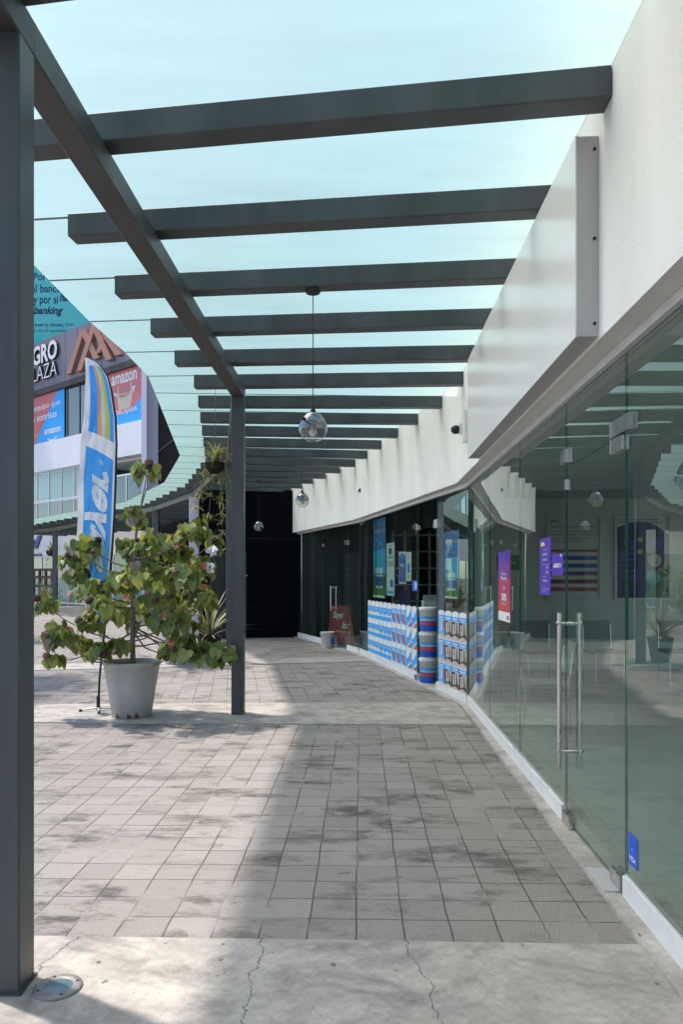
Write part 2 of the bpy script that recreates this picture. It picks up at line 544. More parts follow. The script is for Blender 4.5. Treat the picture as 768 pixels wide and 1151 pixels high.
def tag(o, label, cat, group=None):
    o['label'] = label
    o['category'] = cat
    if group:
        o['group'] = group
    return o
def thing(name, label, cat, loc, group=None):
    o = bpy.data.objects.new(name, None)
    COL.objects.link(o)
    o.location = loc
    o.empty_display_size = .2
    return tag(o, label, cat, group)
def struct(mb, name):
    o = mb.build(name)
    o['kind'] = 'structure'
    return o

# ------------------------------------------------------------------ lettering
_txt = {}
def text_geo(body, bold=0.0, shear=0.0, extrude=0.0):
    key = (body, bold, shear, extrude)
    if key not in _txt:
        cu = bpy.data.curves.new('lettering', 'FONT')
        cu.body = body
        cu.offset = bold
        cu.shear = shear
        cu.extrude = extrude
        cu.resolution_u = 3
        ob = bpy.data.objects.new('lettering', cu)
        COL.objects.link(ob)
        dg = bpy.context.evaluated_depsgraph_get()
        me = ob.evaluated_get(dg).to_mesh()
        vs = [tuple(v.co) for v in me.vertices]
        fs = [tuple(p.vertices) for p in me.polygons]
        ob.evaluated_get(dg).to_mesh_clear()
        bpy.data.objects.remove(ob)
        bpy.data.curves.remove(cu)
        _txt[key] = (vs, fs)
    return _txt[key]

class Gfx(MB):
    """flat artwork on a board: x to the right, y up, both in metres from the frame's origin"""
    def __init__(s, origin, right, up=(0, 0, 1)):
        super().__init__()
        s.o, s.r, s.u = V(origin), V(right).normalized(), V(up).normalized()
        s.n = s.r.cross(s.u).normalized()
    def P(s, x, y, d):
        return s.o + s.r * x + s.u * y + s.n * d
    def slab(s, x0, x1, y0, y1, m, d0=0.0, d1=.003):
        return s.hexa([s.P(x0, y0, d1), s.P(x1, y0, d1), s.P(x1, y0, d0), s.P(x0, y0, d0), s.P(x0, y1, d1), s.P(x1, y1, d1), s.P(x1, y1, d0), s.P(x0, y1, d0)], m)
    def rect(s, x0, x1, y0, y1, m, d=.004):
        return s.add([s.P(x0, y0, d), s.P(x1, y0, d), s.P(x1, y1, d), s.P(x0, y1, d)], [(0, 1, 2, 3)], m)
    def poly(s, pts, m, d=.004):
        return s.add([s.P(x, y, d) for x, y in pts], [tuple(range(len(pts)))], m)
    def ell(s, cx, cy, rx, ry, m, d=.004, n=20, a0=0, a1=360):
        return s.poly([(cx + rx * cos(R(a0 + (a1 - a0) * i / n)), cy + ry * sin(R(a0 + (a1 - a0) * i / n))) for i in range(n)], m, d)
    def text(s, body, x0, x1, y0, y1, m, d=.005, bold=0.0, shear=0.0, extrude=0.0, rot=0, side=None):
        vs, fs = text_geo(body, bold, shear, .5 if extrude else 0.0)
        if not vs:
            return s
        xs = [v[0] for v in vs]; ys = [v[1] for v in vs]
        ax, bx, ay, by = min(xs), max(xs), min(ys), max(ys)
        out = []
        for v in vs:
            fx = (v[0] - ax) / max(1e-6, bx - ax)
            fy = (v[1] - ay) / max(1e-6, by - ay)
            if rot == 90:
                fx, fy = 1 - fy, fx
            dd = d + ((v[2] + .5) * extrude if extrude else 0)
            out.append(s.P(x0 + fx * (x1 - x0), y0 + fy * (y1 - y0), dd))
        if side is not None:
            m = [m if all(vs[i][2] > 0 for i in f) else side for f in fs]
        return s.add(out, fs, m)
    def lines(s, x0, x1, y0, y1, k, m, d=.004, fill=.45, ragged=.3):
        # small print too fine to read: a few rows of fine strokes
        rnd = random.Random(int((x0 * 31 + y1 * 17) * 1000))
        hh = (y1 - y0) / k
        for i in range(k):
            yt = y1 - i * hh
            s.rect(x0, x1 - (x1 - x0) * rnd.random() * ragged, yt - hh * fill, yt, m, d)
        return s

# ------------------------------------------------------------------ camera
F, CX, HY, CH = 840.0, 384.0, 648.0, 1.5          # photograph: 768 x 1151
cam = bpy.data.cameras.new('camera')
co = bpy.data.objects.new('camera', cam)
COL.objects.link(co)
co.location = (0, 0, CH)
co.rotation_euler = (R(90), 0, 0)
cam.sensor_fit = 'HORIZONTAL'
cam.sensor_width = 24.0
cam.lens = 24.0 * F / 768
cam.shift_y = (HY - 575.5) / 768
cam.clip_start = .05
cam.clip_end = 2000
sc.camera = co

# ------------------------------------------------------------------ light
SUN_EL, SUN_AZ = 62.5, (-.88, .475)
wd = bpy.data.worlds.new('World')
sc.world = wd
wd.use_nodes = True
wn = wd.node_tree
wn.nodes.clear()
wo = wn.nodes.new('ShaderNodeOutputWorld')
bg = wn.nodes.new('ShaderNodeBackground')
sky = wn.nodes.new('ShaderNodeTexSky')
sky.sky_type = 'NISHITA'
sky.sun_disc = False
sky.sun_elevation = R(SUN_EL)
sky.sun_rotation = math.atan2(SUN_AZ[0], SUN_AZ[1])
sky.dust_density = 3.0
sky.ozone_density = .6
sky.altitude = 1500
bg.inputs[1].default_value = .15
wn.links.new(sky.outputs[0], bg.inputs[0])
wn.links.new(bg.outputs[0], wo.inputs[0])
sl = bpy.data.lights.new('sun', 'SUN')
sl.energy = 2.4
sl.angle = R(2.4)
sl.color = (1.0, .94, .87)
so = bpy.data.objects.new('sun', sl)
COL.objects.link(so)
h = math.hypot(*SUN_AZ)
d = V((-SUN_AZ[0] / h * cos(R(SUN_EL)), -SUN_AZ[1] / h * cos(R(SUN_EL)), -sin(R(SUN_EL))))
so.rotation_euler = d.to_track_quat('-Z', 'Y').to_euler()
so.location = (-10, 5, 20)
sc.view_settings.view_transform = 'Standard'
sc.view_settings.look = 'None'
sc.view_settings.exposure = 1.06
sc.view_settings.gamma = 1
cy = sc.cycles
cy.use_denoising = True
cy.max_bounces = 14
cy.diffuse_bounces = 5
cy.glossy_bounces = 6
cy.transmission_bounces = 6
cy.transparent_max_bounces = 20
cy.sample_clamp_indirect = 6
cy.caustics_reflective = False
cy.caustics_refractive = True

# ------------------------------------------------------------------ plan lines
G = [(1.0436, -6.0), (1.4846, 8.7), (.36, 14.4), (-1.11, 18.6)]          # shop glass line
def offset_poly(pts, o):
    """offset to the left of travel (towards the plaza), mitred"""
    res = []
    n = len(pts)
    for i in range(n):
        ns = []
        for a, b in ((i - 1, i), (i, i + 1)):
            if a >= 0 and b < n:
                t = V((pts[b][0] - pts[a][0], pts[b][1] - pts[a][1])).normalized()
                ns.append(V((-t[1], t[0])))
        if len(ns) == 1:
            q = ns[0] * o
        else:
            m = (ns[0] + ns[1]).normalized()
            q = m * (o / m.dot(ns[0]))
        res.append((pts[i][0] + q[0], pts[i][1] + q[1]))
    return res
def wall_strip(mb, pts, o0, o1, z0, z1, m):
    a, b = offset_poly(pts, o0), offset_poly(pts, o1)
    n = len(pts)
    vs = []
    for i in range(n):
        vs += [(a[i][0], a[i][1], z0), (b[i][0], b[i][1], z0), (b[i][0], b[i][1], z1), (a[i][0], a[i][1], z1)]
    fs = []
    for i in range(n - 1):
        k, l = 4 * i, 4 * (i + 1)
        for q in range(4):
            r = (q + 1) % 4
            fs.append((k + q, l + q, l + r, k + r))
    fs.append((0, 1, 2, 3))
    e = 4 * (n - 1)
    fs.append((e + 3, e + 2, e + 1, e))
    return mb.add(vs, fs, m)
class Fr:
    """a wall facet: s along (away from the camera), o out to the plaza, z up"""
    def __init__(s, a, b):
        s.a = V((a[0], a[1]))
        s.t = V((b[0] - a[0], b[1] - a[1]))
        s.len = s.t.length
        s.t.normalize()
        s.n = V((-s.t[1], s.t[0]))
    def pt(s, u, o, z):
        p = s.a + s.t * u + s.n * o
        return V((p[0], p[1], z))
    def box(s, mb, s0, s1, o0, o1, z0, z1, m):
        return mb.hexa([s.pt(s0, o1, z0), s.pt(s0, o0, z0), s.pt(s1, o0, z0), s.pt(s1, o1, z0), s.pt(s0, o1, z1), s.pt(s0, o0, z1), s.pt(s1, o0, z1), s.pt(s1, o1, z1)], m)
    def pane(s, mb, s0, s1, z0, z1, m=None, th=.012, back=None):
        c = [s.pt(s0, th / 2, z0), s.pt(s0, -th / 2, z0), s.pt(s1, -th / 2, z0), s.pt(s1, th / 2, z0), s.pt(s0, th / 2, z1), s.pt(s0, -th / 2, z1), s.pt(s1, -th / 2, z1), s.pt(s1, th / 2, z1)]
        e = M.glass_edge
        return mb.add(c, [(3, 2, 1, 0), (4, 5, 6, 7), (0, 1, 5, 4), (1, 2, 6, 5), (2, 3, 7, 6), (3, 0, 4, 7)], [e, e, e, back or M.glass_back, e, m or M.glass])
    def at(s, u, v, o=0.0):
        """the point of the facet seen at photo pixel (u, v): (s, z)"""
        k = (u - CX) / F
        p = s.a + s.n * o
        # p.x + t.x*q = k*(p.y + t.y*q)
        q = (k * p[1] - p[0]) / (s.t[0] - k * s.t[1])
        y = p[1] + s.t[1] * q
        return q, CH + (HY - v) / F * y
    def gfx(s, u_left, v_top, v_bot, u_right, o=.009):
        """an artwork frame on the facet whose left and right edge and left top/bottom come from measurement"""
        sa, za = s.at(u_left, v_top, o)
        sb, _ = s.at(u_right, v_top, o)
        _, zb = s.at(u_left, v_bot, o)
        org = s.pt(sa, o, zb)
        g = Gfx(org, (-s.t[0], -s.t[1], 0))
        return g, abs(sa - sb), za - zb, org
F1, F2, F3 = Fr(G[0], G[1]), Fr(G[1], G[2]), Fr(G[2], G[3])

# ------------------------------------------------------------------ ground
mb = MB()
mb.add([(-400, -300, -.002), (400, -300, -.002), (400, 500, -.002), (-400, 500, -.002)], [(0, 1, 2, 3)], M.paving)
g = struct(mb, 'ground')
g.rotation_euler = (0, 0, R(35))
def sheet(name, poly, z, m, org, rot):
    """sheet whose material grid starts at org and is turned by rot"""
    c, s_ = cos(-rot), sin(-rot)
    me = MB()
    vs = []
    for x, y in poly:
        dx, dy = x - org[0], y - org[1]
        vs.append((dx * c - dy * s_, dx * s_ + dy * c, 0))
    me.add(vs, [tuple(range(len(vs)))], m)
    o = me.build(name)
    o.location = (org[0], org[1], z)
    o.rotation_euler = (0, 0, rot)
    o['kind'] = 'structure'
    return o
a1 = R(-1.5)
sheet('paving', [(-16, 3.55), (1.228, 3.035), (1.33, 7.52), (-16, 7.99)], .003, M.paving, (.0585, 3.07), a1)
sheet('paving', [(-16, -6), (1.0, -6), (1.185, 1.95), (-16, 2.2)], .003, M.paving, (.0585, 1.0), a1)
sheet('paving', [(-16, 6.2), (1.36, 8.86), (.52, 13.25), (-.6, 12.95), (-14, 9.7)], .0, M.paving, (.48, 8.75), R(8.2))
sheet('paving', [(-14, 10.6), (-.75, 13.75), (.42, 14.02), (-1.05, 18.7), (-2.4, 19.6), (-16, 13.4)], .001, M.paving, (-.75, 13.75), R(17))
def slab(name, poly, z0, z1, m):
    mb = MB()
    mb.prism(poly, z0, z1, m)
    return struct(mb, name)
slab('concrete_band', [(-16, 2.2), (1.185, 1.95), (1.228, 3.035), (-16, 3.55)], -.05, .008, M.conc_front)
slab('concrete_band', [(-16, 7.99), (1.33, 7.52), (1.36, 8.86), (-16, 6.98 + 1.4)], -.05, .014, M.conc)
slab('concrete_band', [(-14, 9.7), (-.6, 12.95), (.52, 13.25), (.42, 14.02), (-.75, 13.75), (-14, 10.6)], -.05, .009, M.conc)
mb = MB()
wall_strip(mb, G, -.16, .105, -.05, .024, M.kerb)
struct(mb, 'kerb')

# ------------------------------------------------------------------ shop building on the right
ZL = 2.585                                           # underside of the white fascia
shop = thing('shop_building', 'low white shop building with glass front curving away on the right', 'shop building', (1.3, 5, 0))
mb = MB(); wall_strip(mb, G, -.02, .145, ZL, 4.7, M.stucco); fascia = mb.build('fascia', shop, shop)
mb = MB(); wall_strip(mb, G, -.09, -.022, ZL, 2.75, M.track); mb.build('header_beam', shop, shop)
mb = MB(); wall_strip(mb, G, -.018, .035, ZL - .045, ZL - .002, M.alu); mb.build('top_track', shop, shop)
RB, RT = .024, .118
def rail(fr, s0, s1):
    mb = MB()
    fr.box(mb, s0, s1, -.02, .026, RB, RT, M.rail)
    fr.box(mb, s0, s1, -.012, .016, RT, RT + .008, M.alu)
    return mb.build('base_rail', shop, shop)
def pane(fr, s0, s1, z0=RT + .008, z1=ZL - .045):
    mb = MB()
    fr.pane(mb, s0 + .003, s1 - .003, z0, z1)
    return mb.build('window_pane', shop, shop)
s_ = lambda y: (y + 6) / F1.t[1]
joints1 = [-6, -4.6, -3.4, -2.2, -1.0, .15, 1.28, 2.4, 3.476, 4.51, 5.85, 7.25, 8.7]
for a, b in zip(joints1[:-1], joints1[1:]):
    if abs(a - 3.476) < .01:
        continue
    pane(F1, s_(a), s_(b) - (.012 if b == 8.7 else 0))
rail(F1, s_(-6), s_(3.46)); rail(F1, s_(4.525), s_(8.7) - .028)
# the glass door with its fittings
d0, d1 = s_(3.476), s_(4.51)
DT = 2.16
door = MB(); F1.pane(door, d0 + .006, d1 - .006, .045, DT); door = door.build('door', shop, shop)
pane(F1, d0, d1, DT + .006)
def fitting(parent, fr, s0, s1, z0, z1, d=.02, name='patch_fitting', m=None):
    mb = MB()
    for o0, o1 in ((.0062, .0062 + d), (-.0062 - d, -.0062)):
        fr.box(mb, s0, s1, o0, o1, z0, z1, m or M.chrome)
    return mb.build(name, parent, shop)
fitting(door, F1, d0 + .008, d0 + .17, DT - .065, DT + .0, name='hinge')
fitting(shop, F1, d0 - .10, d0 + .17, DT + .01, DT + .085)
fitting(shop, F1, d1 - .07, d1 + .05, DT + .02, DT + .10)
fitting(door, F1, d1 - .045, d1 - .012, DT - .14, DT - .08, .012, 'lock')
fitting(door, F1, d1 - .16, d1 - .008, .03, .10, .024, 'hinge')
fitting(door, F1, d0 + .008, d0 + .15, .03, .10, .024, 'hinge')
mb = MB(); F1.box(mb, d0 + .02, d0 + .30, -.05, .10, .0245, .031, M.signside); mb.build('floor_plate', shop, shop)
def pull(parent, fr, s, z0, z1, r=.013, off=.062):
    mb = MB()
    for sg in (1, -1):
        mb.tube([fr.pt(s, sg * off, z0), fr.pt(s, sg * off, z1)], r, M.chrome, 12)
    L = z1 - z0
    for z in (z0 + L * .11, z1 - L * .07):
        mb.tube([fr.pt(s, -off - .02, z), fr.pt(s, -off + .012, z), fr.pt(s, -.02, z), fr.pt(s, 0, z), fr.pt(s, .02, z), fr.pt(s, off - .012, z), fr.pt(s, off + .02, z)], [r * .9, r * .8, r * .8, r * 1.05, r * .8, r * .8, r * .9], M.chrome, 10)
    return mb.build('handle', parent, shop)
pull(door, F1, s_(4.44), .36, 1.285)
# second facet: paint shop
sd0, _ = F2.at(492, 700); sd1, _ = F2.at(470.5, 700)
j2 = [.012, sd0]
for a, b in zip(j2[:-1], j2[1:]): pane(F2, a, b)
k = (F2.len - sd1) / 3
for i in range(3): pane(F2, sd1 + k * i, sd1 + k * (i + 1) - (.012 if i == 2 else 0))
rail(F2, .028, sd0); rail(F2, sd1, F2.len - .028)
pane(F2, sd0, sd1, DT + .006)
fitting(shop, F2, sd1 - .04, sd1 + .05, DT + .0, DT + .07)
fitting(shop, F2, sd0 - .06, sd0 + .10, DT - .02, DT + .09)
fitting(shop, F2, sd1 + .002, sd1 + .06, .024, .10, .04, 'floor_fitting')
# its open door leaf, turned inwards about the near jamb
mb = MB()
pv = F2.pt(sd0 + .02, -.0, 0)
ddir = V((cos(R(83.2)), sin(R(83.2)), 0)); dn = V((-ddir[1], ddir[0], 0))
def leafpt(a, b, z): return pv + ddir * a + dn * b + V((0, 0, z))
c = [leafpt(0, .006, .04), leafpt(0, -.006, .04), leafpt(.72, -.006, .04), leafpt(.72, .006, .04)]
c += [p + V((0, 0, DT - .05)) for p in c]
e = M.glass_edge
mb.add(c, [(3, 2, 1, 0), (4, 5, 6, 7), (0, 1, 5, 4), (1, 2, 6, 5), (2, 3, 7, 6), (3, 0, 4, 7)], [e, e, e, M.glass_back, e, M.glass])
d2 = mb.build('door', shop, shop)
mb = MB(); mb.hexa([leafpt(-.01, .02, .03), leafpt(-.01, -.02, .03), leafpt(.12, -.02, .03), leafpt(.12, .02, .03), leafpt(-.01, .02, .11), leafpt(-.01, -.02, .11), leafpt(.12, -.02, .11), leafpt(.12, .02, .11)], M.chrome); mb.build('hinge', d2, shop)
# jambs at the first corner: the glass returns
mb = MB()
F2.box(mb, .0, .05, -.05, -.008, RB, ZL, M.glass_edge)
mb.build('corner_jamb', shop, shop)
# third facet
q0, _ = F3.at(391, 700); q1, _ = F3.at(363, 700)
pane(F3, .012, q0); pane(F3, q1, q1 + (F3.len - q1) / 2); pane(F3, q1 + (F3.len - q1) / 2, F3.len - .02)
rail(F3, .028, q0); rail(F3, q1, F3.len - .02)
mb = MB(); F3.pane(mb, q0 + .006, q1 - .006, .045, DT); door3 = mb.build('door', shop, shop)
pane(F3, q0, q1, DT + .006)
hs, _ = F3.at(375, 670)
pull(door3, F3, hs, .78, 1.30, .014, .06)
fitting(shop, F3, q0 - .05, q0 + .12, DT - .02, DT + .07); fitting(shop, F3, q1 - .06, q1 + .04, DT, DT + .07)
# interior: floors, ceiling, walls
mb = MB(); mb.add([F1.pt(0, -.17, .012), (10, -6, .012), (10, 21, .012), F3.pt(F3.len, -.17, .012), F2.pt(F2.len, -.17, .012), F2.pt(0, -.17, .012)], [(0, 1, 2, 3, 4, 5)], M.floor_in); mb.build('interior_floor', shop, shop)
mb = MB(); mb.prism([tuple(F1.pt(0, -.1, 0)[:2]), (10, -6), (10, 21), tuple(F3.pt(F3.len, -.1, 0)[:2]), tuple(F2.pt(F2.len, -.1, 0)[:2]), tuple(F2.pt(0, -.1, 0)[:2])], 2.752, 3.0, M.ceil_in); mb.build('interior_ceiling', shop, shop)
mb = MB()
mb.box(2.28, 10, 12, 12.15, .012, 2.752, M.wall_in)
mb.box(9.9, 10, -6, 12, .012, .5, M.wall_in); mb.box(9.9, 10, -6, 12, 2.6, 2.752, M.wall_in)  # unseen side wall left open above the sill, added to let sky light in
mb.box(1.2, 9.9, -6.1, -6, .012, 2.752, M.wall_in)
mb.hexa([(1.56, 8.78, .012), (1.66, 8.74, .012), (2.36, 11.99, .012), (2.26, 11.99, .012), (1.56, 8.78, 2.752), (1.66, 8.74, 2.752), (2.36, 11.99, 2.752), (2.26, 11.99, 2.752)], M.wall_in)
mb.build('interior_wall', shop, shop)
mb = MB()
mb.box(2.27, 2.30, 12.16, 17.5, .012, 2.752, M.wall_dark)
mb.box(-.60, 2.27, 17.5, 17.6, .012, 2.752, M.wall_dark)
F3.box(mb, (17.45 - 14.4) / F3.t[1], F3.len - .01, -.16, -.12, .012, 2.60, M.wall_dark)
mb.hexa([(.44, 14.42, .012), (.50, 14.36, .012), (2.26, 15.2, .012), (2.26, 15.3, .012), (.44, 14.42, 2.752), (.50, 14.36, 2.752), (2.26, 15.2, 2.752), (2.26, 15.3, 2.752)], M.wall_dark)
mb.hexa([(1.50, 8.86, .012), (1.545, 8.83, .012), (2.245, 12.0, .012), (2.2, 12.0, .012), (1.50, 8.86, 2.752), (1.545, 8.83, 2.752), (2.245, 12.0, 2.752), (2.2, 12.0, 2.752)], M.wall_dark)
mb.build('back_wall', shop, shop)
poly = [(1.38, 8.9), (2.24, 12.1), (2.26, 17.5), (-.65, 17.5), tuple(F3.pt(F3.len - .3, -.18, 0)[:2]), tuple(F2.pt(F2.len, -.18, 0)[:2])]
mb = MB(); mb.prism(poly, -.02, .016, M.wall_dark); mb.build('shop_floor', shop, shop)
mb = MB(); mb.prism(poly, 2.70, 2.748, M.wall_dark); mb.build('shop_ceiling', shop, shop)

# waiting chairs inside
def chair(x, y, rz, label):
    t = thing('waiting_chair', label, 'chair', (x, y, .013), 'waiting chairs inside the glass front')
    c_, s2 = cos(rz), sin(rz)
    T = lambda a, b, z: V((x + a * c_ - b * s2, y + a * s2 + b * c_, z + .013))
    def bx8(mb, a0, a1, b0, b1, z0, z1, m, lean=0.0):
        mb.hexa([T(a0, b0, z0), T(a1, b0, z0), T(a1, b1, z0), T(a0, b1, z0), T(a0, b0 + lean, z1), T(a1, b0 + lean, z1), T(a1, b1 + lean, z1), T(a0, b1 + lean, z1)], m)
    mb = MB(); bx8(mb, -.22, .22, -.21, .21, .43, .47, M.greyp); mb.build('seat', t, t)
    mb = MB(); bx8(mb, -.21, .21, .22, .25, .56, .86, M.greyp, .05); mb.build('backrest', t, t)
    for a in (-.2, .2):
        for b in (-.19, .2):
            mb = MB(); pts = [T(a, b * 1.15, 0), T(a, b, .428)]
            if b > 0: pts += [T(a, b + .03, .6), T(a, b + .05, .8)]
            mb.tube(pts, .011, M.chrome, 8); mb.build('leg', t, t)
chair(1.95, 7.25, R(-95), 'grey chair with chrome legs nearest the glass, behind the purple and red banner')
chair(2.75, 10.4, R(0), 'grey chair with chrome legs under the left end of the striped poster')
chair(3.65, 10.4, R(4), 'grey chair with chrome legs below the right side of the striped poster')
chair(4.7, 10.4, R(-3), 'grey chair with chrome legs under the navy framed poster')

# black hoarding closing the walk at the far end, with its door
hb = thing('black_hoarding', 'tall matt black hoarding closing the far end of the covered walk', 'hoarding', (-2.3, 18.35, 0))
A, B = V((-1.0, 18.52)), V((-3.46, 18.12))
FH = Fr((B[0], B[1]), (A[0], A[1]))
mb = MB(); FH.box(mb, 0, FH.len, -.06, 0, .0, 3.62, M.black)
mb.build('panel', hb, hb)
mb = MB()
for k in range(1):
    z = 2.42
    FH.box(mb, 0, FH.len, -.06, -.072, z, z + .012, M.dark)
mb.build('joint', hb, hb)
mb = MB(); FH.box(mb, .25, 1.15, -.10, -.061, .03, 2.1, M.dark); hd = mb.build('door', hb, hb)
mb = MB(); mb.tube([FH.pt(1.05, -.10, 1.5), FH.pt(1.05, -.16, 1.5), FH.pt(1.17, -.165, 1.53)], .012, M.chrome, 8); mb.build('handle', hd, hb)

# ------------------------------------------------------------------ glass canopy
cp = thing('glass_canopy', 'curved canopy of dark steel rafters under frosted green glass', 'canopy', (-1.2, 8, 0))
ZB, ZR, ZT = 3.445, 3.58, 3.722
Wf = offset_poly(G, .145)
def wx(y):      # x of the fascia face on facet 1
    t = (y - Wf[0][1]) / (Wf[1][1] - Wf[0][1])
    return Wf[0][0] + t * (Wf[1][0] - Wf[0][0])
rafters = []    # (left end, right end, glass edge)
for i, yr in enumerate([-5.6, -4.6, -3.6, -2.6, -1.6, -.6, .36, 1.35]):
    rafters.append(((-1.60, yr + .44), (wx(yr), yr), (-2.2, yr + .52)))
for (lx, ly), yr in zip([(-1.66, 2.75), (-1.66, 3.71), (-1.666, 4.63), (-1.664, 5.565), (-1.635, 6.475), (-1.634, 7.385), (-1.62, 8.275)], [2.31, 3.30, 4.29, 5.265, 6.235, 7.215, 8.14]):
    dx, dy = wx(yr) - lx, yr - ly
    ex = -2.2 if ly < 7 else -2.15
    rafters.append(((lx, ly), (wx(yr), yr), (ex, ly + dy / dx * (ex - lx))))
def along(fr, k): 
    p = fr.pt(k * fr.len, .145, 0); return (p[0], p[1])
nodesL = [(-1.757, 9.21), (-2.5, 13.75), (-3.74, 17.85), (-5.97, 22.7), (-9.0, 26.6), (-12.8, 31.3), (-16.8, 35.5)]
nodesW = [along(F2, .10), along(F2, .97), (-1.26, 18.5), (-3.18, 22.7), (-5.8, 27.7), (-8.95, 34.0), (-14.2, 38.6)]
nodesE = [(-2.26, 9.05), (-2.97, 13.75), (-4.2, 17.7), (-6.5, 22.4), (-9.7, 26.2), (-13.4, 30.8), (-17.4, 35.0)]
for i, n in enumerate((5, 5, 6, 6, 7, 6)):
    for k in range(n):
        t = k / n
        f = lambda P: (P[i][0] * (1 - t) + P[i + 1][0] * t, P[i][1] * (1 - t) + P[i + 1][1] * t)
        rafters.append((f(nodesL), f(nodesW), f(nodesE)))
rafters.append((nodesL[-1], nodesW[-1], nodesE[-1]))
for (l, w, e) in rafters:
    mb = MB()
    mb.bar((l[0], l[1], ZR), (w[0], w[1], ZR), .128, ZT - ZR - .004, M.steel, bev=.006)
    mb.build('rafter', cp, cp)
    mb = MB()
    t = V((w[0] - e[0], w[1] - e[1])).normalized()
    mb.bar((e[0] + t[0] * .01, e[1] + t[1] * .01, ZT - .003), (w[0], w[1], ZT - .003), .010, .015, M.seal)
    mb.build('glazing_joint', cp, cp)
for (l0, w0, e0), (l1, w1, e1) in zip(rafters[:-1], rafters[1:]):
    mb = MB()
    def sh(p, q, dd=.007):
        v = V((q[0] - p[0], q[1] - p[1])).normalized() * dd
        return (p[0] + v[0], p[1] + v[1])
    ring = [sh(e0, e1), sh(w0, w1), sh(w1, w0), sh(e1, e0)]
    z0, z1 = ZT, ZT + .012
    vs = [(x, y, z0) for x, y in ring] + [(x, y, z1) for x, y in ring]
    ed = M.glass_edge
    mb.add(vs, [(3, 2, 1, 0), (4, 5, 6, 7), (0, 1, 5, 4), (1, 2, 6, 5), (2, 3, 7, 6), (3, 0, 4, 7)], [M.roof_under, M.roof, M.roof, M.roof, ed, M.roof])
    mb.build('roof_panel', cp, cp)
# beam on columns
beam = [(-1.32, -5.6), (-1.217, 2.733), (-1.123, 8.127), (-1.95, 13.1), (-3.58, 18.35), (-5.5, 22.15), (-8.6, 26.7), (-12.15, 31.7), (-16.2, 36.0)]
for a, b in zip(beam[:-1], beam[1:]):
    mb = MB()
    t = V((b[0] - a[0], b[1] - a[1])).normalized() * .066
    mb.bar((a[0] + t[0], a[1] + t[1], ZB), (b[0] + t[0] * .98, b[1] + t[1] * .98, ZB), .134, ZR - ZB - .002, M.steel_beam, bev=.006)
    mb.build('beam', cp, cp)
for i, (x, y) in enumerate(beam[1:-1]):
    if i == 3:
        continue                                     # the white pillar stands there
    mb = MB()
    w = .067 if i < 4 else .09
    mb.bbox(x - w, x + w, y - w, y + w, .0, ZB - .002, M.steel, .006)
    col = mb.build('column', cp, cp)
    mb = MB(); mb.box(x - w - .008, x + w + .008, y - w - .008, y + w + .008, .0, .016, M.steel); mb.build('base_plate', col, cp)
x, y = beam[4]
mb = MB(); mb.bbox(x - .14, x + .14, y - .14, y + .14, 0, ZB - .004, M.fac_pil, .01)
mb.thing('white_pillar', 'square pale lilac pillar under the canopy beam beside the black hoarding', 'pillar', (x, y, 0))

# ------------------------------------------------------------------ sign box on the fascia
y0, y1 = 3.425, 6.98
sa, sb = s_(y0), s_(y1)
bx = thing('sign_box', 'long blank white sign box on the fascia above the glass door', 'sign', tuple(F1.pt((sa + sb) / 2, .145, 2.61)))
mb = MB(); F1.box(mb, sa + .002, sb - .002, .146, .245, 2.602, 3.52, M.signside); case = mb.build('casing', bx, bx)
mb = MB(); F1.box(mb, sa - .001, sb + .001, .2455, .252, 2.598, 3.524, M.signwhite); mb.build('face_panel', bx, bx)
for z in (2.66, 3.05, 3.46):
    mb = MB(); p = F1.pt(sa + .001, .165, z)
    mb.tube([p, p + V((0, -.006, 0))], .008, M.screw, 8); mb.build('screw', case, bx)

# ------------------------------------------------------------------ pendant lamps
def pendant(x, y, zc, r, ztop, label):
    t = thing('pendant_lamp', label, 'lamp', (x, y, zc - r), 'glass globe pendants under the canopy')
    prof = []
    for i in range(0, 29):
        a = R(-62 + i * (150 / 28.0))
        rr, zz = r * cos(a), r * sin(a)
        if zz > r * .5:
            zz += (zz - r * .5) * .35
        prof.append((rr, zz))
    lo = [p for p in prof if p[1] <= .10 * r]
    hi = [p for p in prof if p[1] >= .0 * r]
    mb = MB(); mb.lathe(lo, (x, y, zc), M.lampglass, 36)
    rb = lo[0]
    mb.lathe([(rb[0], rb[1]), (rb[0] - .006, rb[1] - .003), (rb[0] - .010, rb[1] + .003)], (x, y, zc), M.lampglass, 36)
    gl = mb.build('globe', t, t)
    mb = MB(); hi[0] = lo[-1]; mb.lathe(hi, (x, y, zc), M.mirror, 36); mb.build('mirror_cap', gl, t)
    ztip = hi[-1][1] + zc
    mb = MB(); mb.lathe([(.012, 0), (.02, .0), (.02, .02), (.011, .035), (.006, .055)], (x, y, ztip - .012), M.dark, 16); mb.build('cap', t, t)
    mb = MB(); mb.tube([(x, y, ztip + .03), (x, y, ztop)], .0035, M.dark, 6); mb.build('cord', t, t)
    mb = MB(); mb.lathe([(.0, -.028), (.05, -.028), (.055, -.02), (.055, 0)], (x, y, ztop), M.dark, 20); mb.build('ceiling_plate', t, t)
    mb = MB()
    mb.lathe([(.001, -.031), (.016, -.027), (.027, -.012), (.03, .0), (.027, .014), (.018, .03), (.014, .045), (.014, .075)], (x, y, zc - r * .28), M.bulb, 18)
    mb.build('bulb', t, t)
pendant(-.2065, 5.42, 2.575, .103, ZR, 'nearest hanging glass globe lamp with mirrored top and white bulb, under the third rafter')
pendant(-.57, 10.85, 2.60, .10, ZR, 'smaller looking glass globe lamp hanging close to the white fascia midway along the walk')
pendant(-1.79, 16.15, 2.575, .10, ZR, 'farthest glass globe lamp hanging before the black hoarding')

